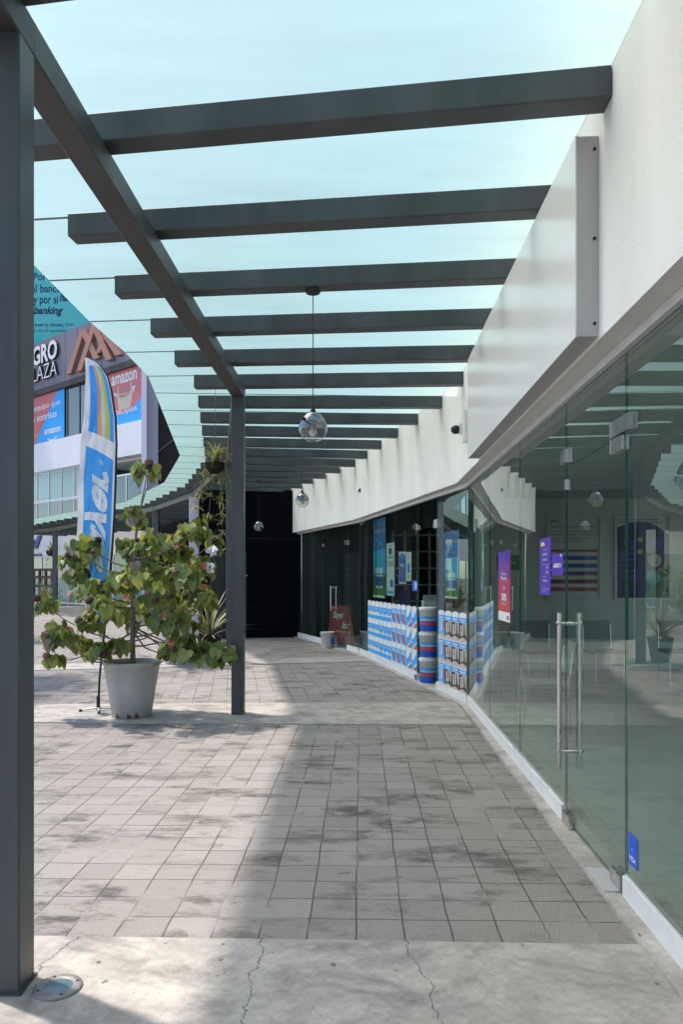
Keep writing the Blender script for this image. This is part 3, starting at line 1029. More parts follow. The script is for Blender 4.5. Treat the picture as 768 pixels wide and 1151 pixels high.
# ------------------------------------------------------------------ in-ground light
u = thing('ground_light', 'round flush uplight with steel ring in the concrete beside the near column', 'ground light', (-1.03, 2.712, .008))
mb = MB(); mb.lathe([(.086, 0), (.086, .006), (.080, .010), (.055, .010), (.05, .004)], (-1.03, 2.712, .008), M.ringm, 40); ring_ = mb.build('ring', u, u)
mb = MB(); mb.lathe([(.052, .007), (.03, .0095), (.001, .0102)], (-1.03, 2.712, .008), M.lens, 32); mb.build('lens', u, u)
for k in range(4):
    a = R(30 + 90 * k)
    mb = MB(); mb.lathe([(.006, .0), (.006, .0012), (.0005, .0016)], (-1.03 + .068 * cos(a), 2.712 + .068 * sin(a), .018), M.screw, 10); mb.build('screw', ring_, u)

# ------------------------------------------------------------------ stickers and posters on the first glass
g, w, hh, org = F1.gfx(561, 621, 696, 574)
g.slab(0, w, 0, hh, M.magenta)
g.rect(0, w, hh * .62, hh, M.purple); g.rect(0, w, hh * .84, hh, M.violet, .0045)
g.rect(0, w, hh * .14, hh * .3, M.red); g.rect(0, w, 0, hh * .135, M.white, .0045)
g.text('Hasta', w * .28, w * .72, hh * .66, hh * .71, M.white); g.text('Paga', w * .25, w * .75, hh * .58, hh * .645, M.white, bold=.02)
g.text('50%', w * .27, w * .73, hh * .29, hh * .40, M.white, bold=.03); g.text('dto.', w * .25, w * .75, hh * .235, hh * .265, M.white)
g.rect(w * .42, w * .58, hh * .46, hh * .50, M.beige); g.rect(w * .75, w * .92, hh * .03, hh * .09, M.magenta, .005)
g.poly([(w * .42, hh * .86), (w * .58, hh * .86), (w * .5, hh * .93)], M.magenta, .005)
g.thing('glass_poster', 'tall purple fading to red discount banner reading 50% on the glass', 'poster', org)
g, w, hh, org = F1.gfx(607.5, 606, 668, 619.5)
g.slab(0, w, 0, hh, M.violet)
g.rect(w * .12, w * .42, hh * .86, hh * .93, M.white); g.rect(w * .22, w * .5, hh * .86, hh * .9, M.yellow, .0045)
for (t_, a, b, x0, x1) in (('HORARIO', .79, .805, .3, .75), ('09:00', .69, .735, .3, .7), ('18:00', .60, .64, .3, .7), ('Lunes a viernes', .525, .545, .25, .95), ('9', .455, .50, .65, .82), ('14', .375, .42, .62, .84), ('Sabado', .32, .335, .28, .6), ('Hora', .235, .275, .35, .75)):
    g.text(t_, w * x0, w * x1, hh * a, hh * b, M.white, bold=.015)
g.text('Atencion', w * .25, w * .9, hh * .10, hh * .125, M.white); g.text('clientes', w * .25, w * .65, hh * .06, hh * .08, M.white)
g.thing('hours_sign', 'tall narrow violet opening hours sign on the glass left of the door edge', 'sign', org)
g, w, hh, org = F1.gfx(621, 623, 647, 634)
g.slab(0, w, 0, hh, M.violet); g.text('ABIERTO', w * .16, w * .84, hh * .36, hh * .56, M.white, bold=.04); g.poly([(w * .72, hh * .95), (w * .9, hh * .95), (w * .81, hh * .82)], M.white)
g.thing('open_sign', 'small violet ABIERTO sign next to the tall violet hours sign', 'sign', org)
g, w, hh, org = F1.gfx(707.6, 934.5, 969, 717)
g.slab(0, w, 0, hh, M.blue3); g.text('VISA', w * .12, w * .9, hh * .16, hh * .33, M.white, bold=.03, shear=.2); g.ell(w * .45, hh * .54, w * .05, w * .05, M.white); g.rect(w * .2, w * .75, hh * .68, hh * .82, M.blue2)
g.thing('card_sticker', 'small blue VISA sticker low on the nearest glass pane', 'sticker', org)
# green sign hanging inside
g = Gfx((1.87, 9.0, 1.575), (1, 0, 0)); g.slab(0, .28, 0, .185, M.green, 0, .01); g.text('SALIDA', .05, .23, .07, .12, M.white, .012)
g.thing('exit_sign', 'small green sign hanging inside behind the purple and red banner', 'sign', (1.87, 9.0, 1.575))
# two framed posters on the back wall
def framed(x0, x1, z0, z1, fn, label):
    t = thing('wall_poster', label, 'poster', (x0, 11.99, z0))
    mb = MB()
    for a, b, c, d_ in ((x0 - .03, x0, z0 - .03, z1 + .03), (x1, x1 + .03, z0 - .03, z1 + .03), (x0, x1, z0 - .03, z0), (x0, x1, z1, z1 + .03)):
        mb.box(a, b, 11.955, 11.998, c, d_, M.alu)
    mb.build('frame', t, t)
    g = Gfx((x0, 11.985, z0), (1, 0, 0)); fn(g, x1 - x0, z1 - z0); g.build('print', t, t)
def table_poster(g, w, h):
    g.slab(0, w, 0, h, M.white, 0, .004)
    g.text('Plan', w * .06, w * .2, h * .93, h * .96, M.navy, .006, .02); g.text('Comisiones y tarifas para clientes', w * .06, w * .94, h * .86, h * .895, M.navy, .006, .01)
    g.lines(w * .06, w * .94, h * .66, h * .82, 4, M.greyp, .005, .25)
    for z, m in ((.565, M.red), (.465, M.blue2), (.37, M.blue2), (.275, M.purple), (.175, M.maroon), (.08, M.red)):
        g.rect(w * .06, w * .96, h * z, h * (z + (.03 if z > .5 else .05)), m, .005)
framed(3.31, 4.14, 1.16, 2.46, table_poster, 'framed white poster with red, blue and purple stripes on the back wall')
def blue_poster(g, w, h):
    g.slab(0, w, 0, h, M.white, 0, .004)
    pts = [(0, 0), (w, 0), (w, h * .78)] + [(w * (1 - t), h * (.78 + .13 * sin(pi * t) + .07 * t)) for t in (.2, .4, .6, .8)] + [(0, h * .86)]
    g.poly(pts, M.navyposter, .005)
    g.lines(w * .08, w * .92, h * .9, h * .97, 2, M.greyp, .005, .4)
    for x, y, r, m in ((.73, .46, .13, M.cream), (.7, .25, .14, M.teal), (.74, .66, .12, M.blue2), (.45, .72, .05, M.yellow), (.45, .57, .05, M.yellow)):
        g.ell(w * x, h * y, w * r, w * r, m, .006, 24)
    g.poly([(w * .52, 0), (w, 0), (w, h * .5)], M.greenp, .0055)
    g.lines(w * .08, w * .4, h * .2, h * .7, 7, M.blue2, .006, .35)
framed(4.41, 5.25, 1.16, 2.46, blue_poster, 'framed navy blue poster with round pictures on the back wall')

# ------------------------------------------------------------------ paint shop window: strips, posters, goods
NS = 11
sL, _ = F2.at(414.5, 700); sR, _ = F2.at(470, 700)
st = thing
def strip(s_left, w, kind, label, group):
    z0, z1 = RT + .01 if kind not in 'EF' else RT + .01, 1.05
    org = F2.pt(s_left, .009, z0)
    g = Gfx(org, (-F2.t[0], -F2.t[1], 0))
    h = z1 - z0
    w = w * .93
    g.slab(0, w, 0, h, M.white)
    th = h / 3
    g.ell(w / 2, h, w / 2, .022, M.white, .003, 14, 0, 180)
    for k in range(3):
        y = k * th
        body = {'A': M.cream, 'B': M.blue, 'C': M.redbrown, 'D': M.white, 'E': M.brown, 'F': M.blue}[kind]
        if kind in 'AB':
            g.rect(0, w, y + th * .05, y + th * .26, M.blue, .004)
            g.rect(w * .18, w * .80, y + th * .24, y + th * .50, body, .004)
            g.rect(0, w, y + th * .46, y + th * .76, M.blue, .004)
            g.text('Sayer', w * .15, w * .85, y + th * .58, y + th * .66, M.white, .005, .02)
            g.rect(w * .2, w * .8, y + th * .30, y + th * .36, M.white, .005)
        elif kind == 'C':
            g.rect(0, w, y + th * .08, y + th * .6, M.blue, .004)
            g.poly([(w * .1, y + th * .6), (w * .6, y + th * .6), (w * .8, y + th * .12), (w * .35, y + th * .12)], body, .0045)
            g.poly([(0, y + th * .3), (w * .3, y + th * .08), (0, y + th * .08)], M.white, .0045)
            g.rect(0, w, y + th * .64, y + th * .82, M.blue, .004)
            g.text('Sayer', w * .1, w * .9, y + th * .67, y + th * .79, M.white, .005, .02)
        elif kind == 'D':
            g.poly([(w * .25, y + th * .05), (w, y + th * .05), (w, y + th * .32)], M.redbrown, .004)
            g.poly([(0, y + th * .28), (w, y + th * .92), (w, y + th * .44), (0, y + th * .02)], M.blue, .0045)
            g.ell(w * .3, y + th * .45, w * .14, th * .07, M.blue2, .005)
        else:
            g.rect(0, w, y + th * .02, y + th * .66, body, .004)
            g.poly([(w * .74, y + th * .66), (w, y + th * .66), (w, y + th * .2), (w * .84, y + th * .2)], M.redbrown if kind == 'F' else M.beige, .0045)
            g.rect(w * .52, w * .62, y + th * .2, y + th * .66, M.white, .0047)
            g.text('SELLADOR' if kind == 'F' else 'IMPER', w * .16, w * .44, y + th * .16, y + th * .6, M.white, .005, .02, rot=90)
            g.rect(0, w, y + th * .68, y + th * .86, M.blue, .004)
            g.text('Sayer', w * .1, w * .9, y + th * .71, y + th * .83, M.white, .005, .03)
            g.ell(w * .5, y + th * .0, w * .42, th * .11, M.beige, .0055, 18, 0 if k == 0 else 0, 180 if k == 0 else 360)
            g.ell(w * .5, y + th * .97 , w * .48, th * .05, M.white, .0045, 18)
    g.thing('window_decal', label, 'decal', org, group)
kinds = 'AAABBBCCCDD'
nm = {'A': 'cream and blue', 'B': 'deep blue', 'C': 'red brown and blue', 'D': 'white with red corner', 'E': 'dark brown and beige', 'F': 'bright blue'}
ordn = ['first', 'second', 'third', 'fourth', 'fifth', 'sixth', 'seventh', 'eighth', 'ninth', 'tenth', 'last']
for i, k in enumerate(kinds):
    strip(sL + (sR - sL) * i / NS, (sL - sR) / NS, k, f'{nm[k]} bucket strip, {ordn[i]} from left on the farther window', 'printed bucket strips on the paint shop windows')
sE0, _ = F2.at(494, 700); sE1 = .03
for i, k in enumerate('FEEE'):
    strip(sE0 + (sE1 - sE0) * i / 4, (sE0 - sE1) / 4, k, f'{nm[k]} bucket strip, {["first", "second", "third", "last"][i]} from left beside the open doorway', 'printed bucket strips on the paint shop windows')
def product_poster(ul, ur, vt, vb, fn, label):
    g, w, hh, org = F2.gfx(ul, vt, vb, ur, -.010)
    fn(g, w, hh)
    g.thing('shop_poster', label, 'poster', org)
def pp_blue(g, w, h):
    g.slab(0, w, 0, h, M.bluep, -.003, .0)
    g.rect(0, w, 0, h * .30, M.greenp, .001); g.rect(0, w, h * .30, h * .6, M.blue, .001)
    g.ell(w * .35, h * .45, w * .34, h * .14, M.cyan, .002, 24)
    g.text('IMPERMEABILIZA', w * .08, w * .95, h * .82, h * .86, M.orange, .002, .03); g.text('Sayer', w * .3, w * .8, h * .90, h * .95, M.salmon, .002, .02)
    for x in (.18, .52):
        g.rect(w * x, w * (x + .26), h * .12, h * .38, M.white, .003); g.rect(w * x, w * (x + .26), h * .15, h * .27, M.blue2, .004); g.rect(w * x, w * (x + .26), h * .29, h * .31, M.teal, .004)
    for x, y in ((.3, .72), (.6, .68), (.75, .60), (.8, .5)): g.ell(w * x, h * y, w * .08, h * .014, M.orange, .003)
    g.rect(w * .0, w * .9, h * .0, h * .03, M.white, .003)
def pp_white(g, w, h):
    g.slab(0, w, 0, h, M.white, -.003, 0)
    g.rect(w * .3, w * .7, h * .78, h * .9, M.brown, .001); g.rect(w * .15, w * .85, h * .7, h * .75, M.teal, .001); g.rect(w * .1, w * .9, h * .55, h * .66, M.beige, .001)
    g.rect(w * .5, w * .85, h * .17, h * .30, M.blue2, .001); g.rect(w * .1, w * .9, h * .04, h * .09, M.blue, .001); g.rect(w * .1, w * .2, h * .36, h * .46, M.greyp, .001)
    g.text('Sayer', w * .25, w * .75, h * .93, h * .97, M.blue2, .002, .02)
def pp_card(g, w, h):
    g.slab(0, w, 0, h, M.white, -.003, 0)
    g.poly([(w * .05, h * .05), (w * .95, h * .05), (w * .95, h * .86), (w * .5, h * .97), (w * .05, h * .86)], M.blue2, .001)
    g.lines(w * .2, w * .85, h * .18, h * .45, 4, M.salmon, .002, .3); g.lines(w * .25, w * .85, h * .5, h * .62, 2, M.white, .002, .5)
    g.ell(w * .5, h * .85, w * .2, h * .05, M.cyan, .002)
def pp_note(g, w, h):
    g.slab(0, w, 0, h, M.white, -.003, 0); g.lines(w * .15, w * .85, h * .74, h * .9, 3, M.greyp, .001, .3); g.rect(w * .25, w * .7, h * .3, h * .6, M.blue2, .001); g.rect(w * .2, w * .8, h * .08, h * .2, M.lime, .001)
product_poster(420, 433.5, 585, 671, pp_blue, 'tall blue and green product poster at the far left of the paint shop window')
product_poster(434.5, 443.5, 611, 669, pp_white, 'narrow white product poster with teal heading beside the tall blue and green one')
product_poster(448.5, 456.5, 620.5, 656, pp_card, 'blue hanging price card with rounded top on the paint shop glass')
product_poster(457, 462.5, 621, 653, pp_note, 'small white notice with blue square right behind the blue price card')
product_poster(500, 516, 598, 672, pp_blue, 'blue product poster with green foot on the pane right of the open doorway')
g, w, hh, org = F2.gfx(464, 652.5, 664, 469.5, .009); g.slab(0, w, 0, hh, M.blue3); g.rect(w * .55, w * .85, hh * .2, hh * .85, M.white); g.thing('card_sticker', 'small blue and white sticker beside the open paint shop doorway', 'sticker', org)

def bucket(x, y, z, r, h, label, grp, style=0):
    t = thing('paint_bucket', label, 'bucket', (x, y, z), grp)
    mb = MB()
    mb.lathe([(r * .88, 0), (r * .90, .004), (r, h * .93), (r * 1.03, h * .93), (r * 1.03, h * .88), (r * .99, h * .87)], (x, y, z), M.whitep, 28)
    mb.lathe([(.0005, 0), (r * .88, 0)], (x, y, z), M.whitep, 28, False)
    mb.build('body', t, t)
    if style == 0:
        mb = MB(); mb.lathe([(r * 1.05, h * .90), (r * 1.07, h * .92), (r * 1.07, h * .985), (r * 1.02, h), (r * .9, h * .985), (.0005, h * .985)], (x, y, z), M.whitep, 28); mb.build('lid', t, t)
        def band(z0, z1, m, k):
            mb = MB(); f = lambda q: r * (.90 + .10 * q / .93) + k
            mb.lathe([(f(z0), h * z0), (f(z1), h * z1)], (x, y, z), m, 28); return mb
        b1 = band(.05, .46, M.blue2, .0015); b1.build('label', t, t)
        b2 = band(.30, .42, M.red, .003); b2.build('label', t, t)
        b3 = band(.54, .64, M.blue, .003); b3.build('label', t, t)
    else:
        mb = MB(); mb.lathe([(r * .97, h * .92), (r * .97, h * .84), (.0005, h * .84)], (x, y, z), M.whitep, 28); mb.build('filling', t, t)
        mb = MB()
        n = 8
        vs, fs = [], []
        for j in range(n + 1):
            a = R(-62 + 60 * j / n)
            for q in (.22, .62):
                rr = r * (.90 + .10 * q / .93) + .0015
                vs.append((x + rr * cos(a), y + rr * sin(a), z + h * q))
        for j in range(n): fs.append((2 * j, 2 * j + 2, 2 * j + 3, 2 * j + 1))
        mb.add(vs, fs, M.blue, True); mb.build('label', t, t)
    mb = MB(); mb.tube([(x + (r * 1.05) * cos(a), y - r * .15 - (r * .9) * sin(a) * .5, z + h * .85 - r * .9 * sin(a)) for a in [pi * i / 10 for i in range(11)]], .003, M.chrome, 6); mb.build('handle', t, t)
for k in range(3):
    bucket(1.225, 10.42, .014 + k * .355, .14, .352, 'white lidded paint bucket with red and blue label in the doorway stack, ' + ['bottom one', 'middle one', 'top one'][k], 'paint buckets stacked in the doorway')
bucket(-.295, 15.72, .004, .148, .36, 'open white bucket with blue label on the paving before the far glass', None, 1)

# goods inside the paint shop
c_ = thing('shop_counter', 'pale counter inside the paint shop behind the bucket stack', 'counter', (1.9, 11.9, .012))
mb = MB(); mb.box(1.25, 2.15, 11.6, 12.1, .85, .9, M.whitep); mb.build('counter_top', c_, c_)
mb = MB(); mb.box(1.3, 2.1, 11.65, 12.05, .012, .848, M.greyp); mb.build('counter_body', c_, c_)
pt_ = thing('printer', 'white printer standing on the paint shop counter', 'printer', (1.42, 11.75, .902))
mb = MB(); mb.bbox(1.27, 1.52, 11.62, 11.9, .902, 1.12, M.whitep, .02); mb.build('body', pt_, pt_)
mb = MB(); mb.hexa([(1.29, 11.66, 1.122), (1.5, 11.66, 1.122), (1.5, 11.88, 1.122), (1.29, 11.88, 1.122), (1.3, 11.75, 1.2), (1.49, 11.75, 1.2), (1.49, 11.88, 1.21), (1.3, 11.88, 1.21)], M.greyp); mb.build('paper_tray', pt_, pt_)
cb = thing('cardboard_box', 'open brown cardboard box on the paint shop counter', 'box', (1.75, 11.8, .902))
mb = MB(); mb.box(1.62, 1.92, 11.68, 11.95, .902, 1.16, M.cardboard); mb.build('body', cb, cb)
for sx, a in ((-1, 35), (1, 50)):
    mb = MB(); x = 1.62 if sx < 0 else 1.92
    dx, dz = sx * .15 * cos(R(a)), .15 * sin(R(a))
    mb.hexa([(x, 11.68, 1.161), (x + .004, 11.68, 1.161), (x + .004, 11.95, 1.161), (x, 11.95, 1.161), (x + dx, 11.68, 1.161 + dz), (x + dx + .004, 11.68, 1.161 + dz), (x + dx + .004, 11.95, 1.161 + dz), (x + dx, 11.95, 1.161 + dz)], M.cardboard); mb.build('flap', cb, cb)
mb = MB(); mb.hexa([(.95, 12.6, .014), (1.2, 12.6, .014), (1.2, 12.8, .014), (.95, 12.8, .014), (.98, 12.66, 1.28), (1.17, 12.66, 1.28), (1.17, 12.74, 1.28), (.98, 12.74, 1.28)], M.violet)
mb.thing('display_stand', 'slim violet display stand inside behind the farther shop window', 'display stand', (1.07, 12.7, .014))
sh_ = thing('display_shelf', 'dark shelf unit of small square compartments at the back of the paint shop', 'shelf', (1.5, 14.6, .012))
mb = MB(); mb.box(.98, 2.2, 14.75, 14.8, .012, 2.4, M.dark)
for k in range(8): mb.box(.98, 2.2, 14.40, 14.75, .05 + k * .32, .075 + k * .32, M.greyp)
for k in range(6): mb.box(.98 + k * .238, 1.005 + k * .238, 14.41, 14.75, .076, 2.38, M.greyp)
mb.build('frame', sh_, sh_)
# red A-board inside the far shop
ab = thing('sandwich_board', 'red sandwich board with white handwriting behind the far glass door', 'sandwich board', (-.05, 16.35, .012))
bl = V((-.31, 16.75, .012)); brr = V((.30, 16.30, .012)); tl = V((-.25, 16.78, .86)); tr_ = V((.16, 16.48, .86))
nn = (brr - bl).cross(tl - bl).normalized()
mb = MB(); c = [bl, brr, brr - nn * .02, bl - nn * .02, tl, tr_, tr_ - nn * .02, tl - nn * .02]; mb.hexa(c, M.boardred); bp = mb.build('front_panel', ab, ab)
back = V((.22, .26, 0))
mb = MB(); c = [bl + back, brr + back, brr + back - nn * .02, bl + back - nn * .02, tl + back * .1, tr_ + back * .1, tr_ + back * .1 - nn * .02, tl + back * .1 - nn * .02]; mb.hexa(c, M.boardred); mb.build('rear_panel', ab, ab)
g = Gfx(bl, brr - bl, tl - bl); g.text('Sayer', .10, .40, .52, .72, M.white, .004, .01, .3); g.text('lac', .36, .58, .34, .50, M.white, .004, .01, .3); g.build('lettering', bp, ab)

# ------------------------------------------------------------------ cameras and box on the fascia
def wallcam(fr, u, v, size, label):
    s0, z = fr.at(u, v, .2)
    t = thing('security_camera', label, 'camera', tuple(fr.pt(s0, .146, z)))
    mb = MB(); fr.box(mb, s0 - size * .35, s0 + size * .35, .1455, .165, z + size * .1, z + size * 1.0, M.whitep); mb.build('bracket', t, t)
    mb = MB(); mb.tube([fr.pt(s0, .165, z + size * .5), fr.pt(s0, .2, z + size * .5), fr.pt(s0, .215, z + size * .2)], size * .14, M.whitep, 8); mb.build('arm', t, t)
    mb = MB(); a, b = fr.pt(s0 + size * .5, .20, z + size * .1), fr.pt(s0 - size * .9, .235, z - size * .12)
    mb.tube([a, b], size * .33, M.whitep, 14); bod = mb.build('body', t, t)
    mb = MB(); dd = (b - a).normalized(); mb.tube([b + dd * .001, b + dd * .02], size * .30, M.dark, 14); mb.build('lens', bod, t)
wallcam(F3, 405, 551, .12, 'small white security camera on the fascia above the far glass door')
s0, z0 = F1.at(513, 483, .21)
dc = thing('security_camera', 'dark dome security camera beside the white wall box near the corner', 'camera', tuple(F1.pt(s0, .146, z0)))
mb = MB(); F1.box(mb, s0 - .045, s0 + .045, .1455, .18, z0 - .05, z0 + .06, M.whitep); mb.build('bracket', dc, dc)
mb = MB(); p = F1.pt(s0, .215, z0); mb.lathe([(.001, -.05), (.03, -.043), (.05, -.02), (.055, 0), (.05, .025), (.02, .045), (.001, .048)], tuple(p), M.dark, 20); mb.build('dome', dc, dc)
s0, z0 = F1.at(522, 497, .19); _, z1 = F1.at(522, 464, .19)
wb = thing('wall_box', 'slim white electrical box on the fascia at the corner past the sign', 'wall box', tuple(F1.pt(s0, .146, z0)))
mb = MB(); F1.box(mb, s0 - .14, s0 + .06, .146, .205, z0, z1, M.whitep); mb.build('casing', wb, wb)
mb = MB(); F1.box(mb, s0 + .062, s0 + .10, .147, .19, z0 + .03, z0 + .11, M.blue2); mb.build('connector', wb, wb)

# ------------------------------------------------------------------ plaza building at the back
PF = Fr((-8.7, 34.2), (-17.2, 41.4))
class FF(Fr):
    pass
def fpx(u, v, o=0.0): return PF.at(u, v, o)
pb = thing('plaza_building', 'tall white and lilac grey shopping plaza building with window bands at the back', 'building', (-12, 38, 0))
S1 = 17.0
def fbox(name, s0, s1, o0, o1, z0, z1, m, parent=None):
    mb = MB(); PF.box(mb, s0, s1, o0, o1, z0, z1, m); return mb.build(name, parent or pb, pb)
pL = [(-1.75, 18.9), (-3.0, 22.8), (-5.6, 27.8), (-8.32, 33.88)]
mb = MB(); wall_strip(mb, pL, -.6, .0, .0, 19, M.black)
mb.build('dark_wall', pb, pb)
mb = MB()
for fr_i in range(3):
    fr = Fr(pL[fr_i], pL[fr_i + 1])
    for k in range(5):
        fr.box(mb, .1, fr.len - .1, .001, .02, 4.5 + k * 2.6, 4.54 + k * 2.6, M.dark)
mb.build('cladding_joint', pb, pb)
fbox('pilaster', .02, .42, -.5, .25, 0, 20, M.fac_pil)
Zb, Zd, Zp, Zw, Zq = 11.67, 11.36, 8.76, 7.2, 4.55
ZU = 14.3
fbox('upper_wall', .42, S1, -.6, .0, Zb, ZU, M.fac_band)
mb = MB(); mb.box(-30, -11.5, 43.4, 44, 10, 22, M.fac_dark); mb.build('set_back_wall', pb, pb)
mb = MB()
for k in range(14): PF.box(mb, .6 + k * 1.15, .615 + k * 1.15, .001, .006, Zb + .05, ZU - .02, M.fac_dark)
mb.build('panel_joint', pb, pb)
fbox('ledge', .42, S1, -.6, .12, Zd, Zb - .003, M.fac_dark)
fbox('white_band', .42, S1, -.5, .06, Zw, Zp, M.fac_white)
fbox('lower_band', .42, S1, -.5, .05, 2.6, Zq, M.fac_low)
fbox('back_wall', .42, S1, -3.2, -3.0, 0, Zd, M.fac_teal)
# window strip behind the posters
sA, _ = fpx(95, 470); sB, _ = fpx(73, 470); sC, _ = fpx(133, 470)
def fwin(s0, s1, z0, z1, back, n=3, frame=M.fac_dark, depth=.9):
    mb = MB()
    for k in range(n + 1):
        s = s0 + (s1 - s0) * k / n
        PF.box(mb, s - .03, s + .03, -.14, -.06, z0, z1, frame)
    PF.box(mb, s0 - .03, s1 + .03, -.16, -.04, z0 - .04, z0 + .04, frame); PF.box(mb, s0 - .03, s1 + .03, -.16, -.04, z1 - .04, z1 + .04, frame)
    f = mb.build('window', pb, pb)
    for k in range(n):
        a, b = s0 + (s1 - s0) * k / n + .03, s0 + (s1 - s0) * (k + 1) / n - .03
        mb = MB()
        c = [PF.pt(a, -.09, z0), PF.pt(a, -.11, z0), PF.pt(b, -.11, z0), PF.pt(b, -.09, z0), PF.pt(a, -.09, z1), PF.pt(a, -.11, z1), PF.pt(b, -.11, z1), PF.pt(b, -.09, z1)]
        mb.add(c, [(3, 2, 1, 0), (4, 5, 6, 7), (0, 1, 5, 4), (1, 2, 6, 5), (2, 3, 7, 6), (3, 0, 4, 7)], [M.glass_edge] * 3 + [M.glass_back, M.glass_edge, M.fglass])
        mb.build('pane', f, pb)
    if back:
        mb = MB(); PF.box(mb, s0, s1, -depth - .05, -depth, z0, z1, back); mb.build('curtain', f, pb)
    return f
fwin(.45, sC, Zp, Zd, M.greyp, 3)
fwin(sC, S1, Zp, Zd, M.greyp, 12)
s9, _ = fpx(97, 560)
fwin(s9, S1, Zw - 1.62, Zw, M.fac_in, 9, M.alu)
fwin(s9, S1, Zq, Zw - 1.66, M.wood, 9, M.alu, .35)
# recess right of the flag
fbox('recess_wall', .44, s9 - .05, -2.6, -2.5, Zq, Zw, M.fac_white)
fbox('recess_soffit', .44, s9 - .05, -2.5, -.5, Zw - .1, Zw - .003, M.fac_white)
sR1, _ = fpx(161, 520)
fbox('recess_door', .5, sR1 + .2, -2.49, -2.40, Zq, Zw - .15, M.dark)
fwin(.45, s9 - .1, Zq, 6.35, M.fac_teal, 3, M.alu, .6)
# ground-floor shop under the far canopy
sX, _ = fpx(60, 650)
fwin(.45, sX, .1, 2.6, M.teal, 6, M.alu, 1.6)
fwin(sX, S1, .1, 2.6, M.fac_low, 6, M.alu, 1.2)
# lettering and signs of that building
def fgfx(u0, u1, v0, v1, o=.02):
    """board between photo columns u0,u1; heights read at u0"""
    sa, za = fpx(u0, v0, o); sb, _ = fpx(u1, v0, o); _, zb = fpx(u0, v1, o)
    org = PF.pt(sa, o, zb)
    return Gfx(org, (-PF.t[0], -PF.t[1], 0)), abs(sa - sb), za - zb, org
def fsub(u, v, org_s, org_z, o=.02):
    s, z = fpx(u, v, o)
    return org_s - s, z - org_z
# billboard: stands upright on the set-back storey, square to the plaza
BY = 42.6
def bp2(u, v): return (u - CX) / F * BY, CH + (HY - v) / F * BY
bx0, bz0 = bp2(15, 395); bx1, bz1 = bp2(100.3, 235)
bb = thing('billboard', 'teal bank billboard with navy words high on the plaza building', 'billboard', (bx0, BY, bz0))
g = Gfx((bx0, BY, bz0), (1, 0, 0)); g.slab(0, bx1 - bx0, 0, bz1 - bz0, M.teal, -.12, .06)
def btext(t_, u0, v0, u1, v1, m, bold=.0, shear=0.0):
    a, b = bp2(u0, v0), bp2(u1, v1)
    g.text(t_, a[0] - bx0, b[0] - bx0, a[1] - bz0, b[1] - bz0, m, .064, bold, shear)
btext('Por si vas', 38, 316, 77, 307.5, M.navy, .02)
btext('al banco', 36, 329.5, 69.5, 320.5, M.navy, .02)
btext('y por si', 38, 345, 65.5, 333, M.navy, .02)
btext('haces', 67, 339.5, 90, 330, M.navy, .035, .35)
btext('banking', 38, 356.5, 71.5, 345, M.navy, .035, .35)
btext('al traer tu nómina,', 35, 368.5, 72, 363.5, M.navy, .02)
btext('tienes', 73.5, 367, 83.5, 363, M.navy)
btext('más de mil sucursales.', 35, 374, 76, 370, M.navy)
a_, b_ = bp2(40, 392), bp2(49, 377); g.rect(a_[0] - bx0, b_[0] - bx0, a_[1] - bz0, b_[1] - bz0, M.teal2, .064)
g.build('board', bb, bb)
mb = MB(); mb.box(bx0, bx1, BY + .13, BY + .4, bz0 - .1, bz1 - .3, M.fac_dark); mb.build('back_frame', bb, bb)
# building name
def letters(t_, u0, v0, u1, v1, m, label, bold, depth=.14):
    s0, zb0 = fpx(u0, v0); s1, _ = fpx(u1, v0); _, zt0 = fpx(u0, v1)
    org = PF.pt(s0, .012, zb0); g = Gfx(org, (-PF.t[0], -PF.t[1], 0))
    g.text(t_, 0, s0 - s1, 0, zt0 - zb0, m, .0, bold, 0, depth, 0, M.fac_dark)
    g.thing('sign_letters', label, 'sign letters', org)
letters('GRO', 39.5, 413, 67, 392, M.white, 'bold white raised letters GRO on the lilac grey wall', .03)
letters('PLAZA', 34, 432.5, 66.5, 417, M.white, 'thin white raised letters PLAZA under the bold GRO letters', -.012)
# copper emblem: two crossing chevrons and a slanting bar
s0, z0 = fpx(77, 424)
org = PF.pt(s0, .012, z0); g = Gfx(org, (-PF.t[0], -PF.t[1], 0))
def fp2(u, v):
    s, z = fpx(u, v); return (s0 - s, z - z0)
def stroke(u0, v0, u1, v1, wd, d0, d1):
    a, b = fp2(u0, v0), fp2(u1, v1)
    h_ = wd / 2
    ring = [(a[0] - h_, a[1]), (a[0] + h_, a[1]), (b[0] + h_, b[1]), (b[0] - h_, b[1])]
    vs = [g.P(x, y, d1) for x, y in ring] + [g.P(x, y, d0) for x, y in ring]
    fs = [(0, 1, 2, 3), (7, 6, 5, 4)] + [(i, 4 + i, 4 + (i + 1) % 4, (i + 1) % 4) for i in range(4)]
    if a[1] > b[1]: fs = [tuple(reversed(f)) for f in fs]
    g.add(vs, fs, M.bronze)
stroke(80.5, 421, 96, 372, .46, .0, .17); stroke(96, 372, 112, 404, .46, .002, .168)
stroke(93, 418, 109.5, 367, .46, .004, .2); stroke(109.5, 367, 126.5, 405.5, .46, .006, .196)
stroke(121, 376, 136.5, 400, .46, .008, .18)
stroke(121, 376, 113, 398, .4, .010, .15)
g.thing('wall_emblem', 'large copper coloured zigzag emblem on the lilac grey wall', 'emblem', org)
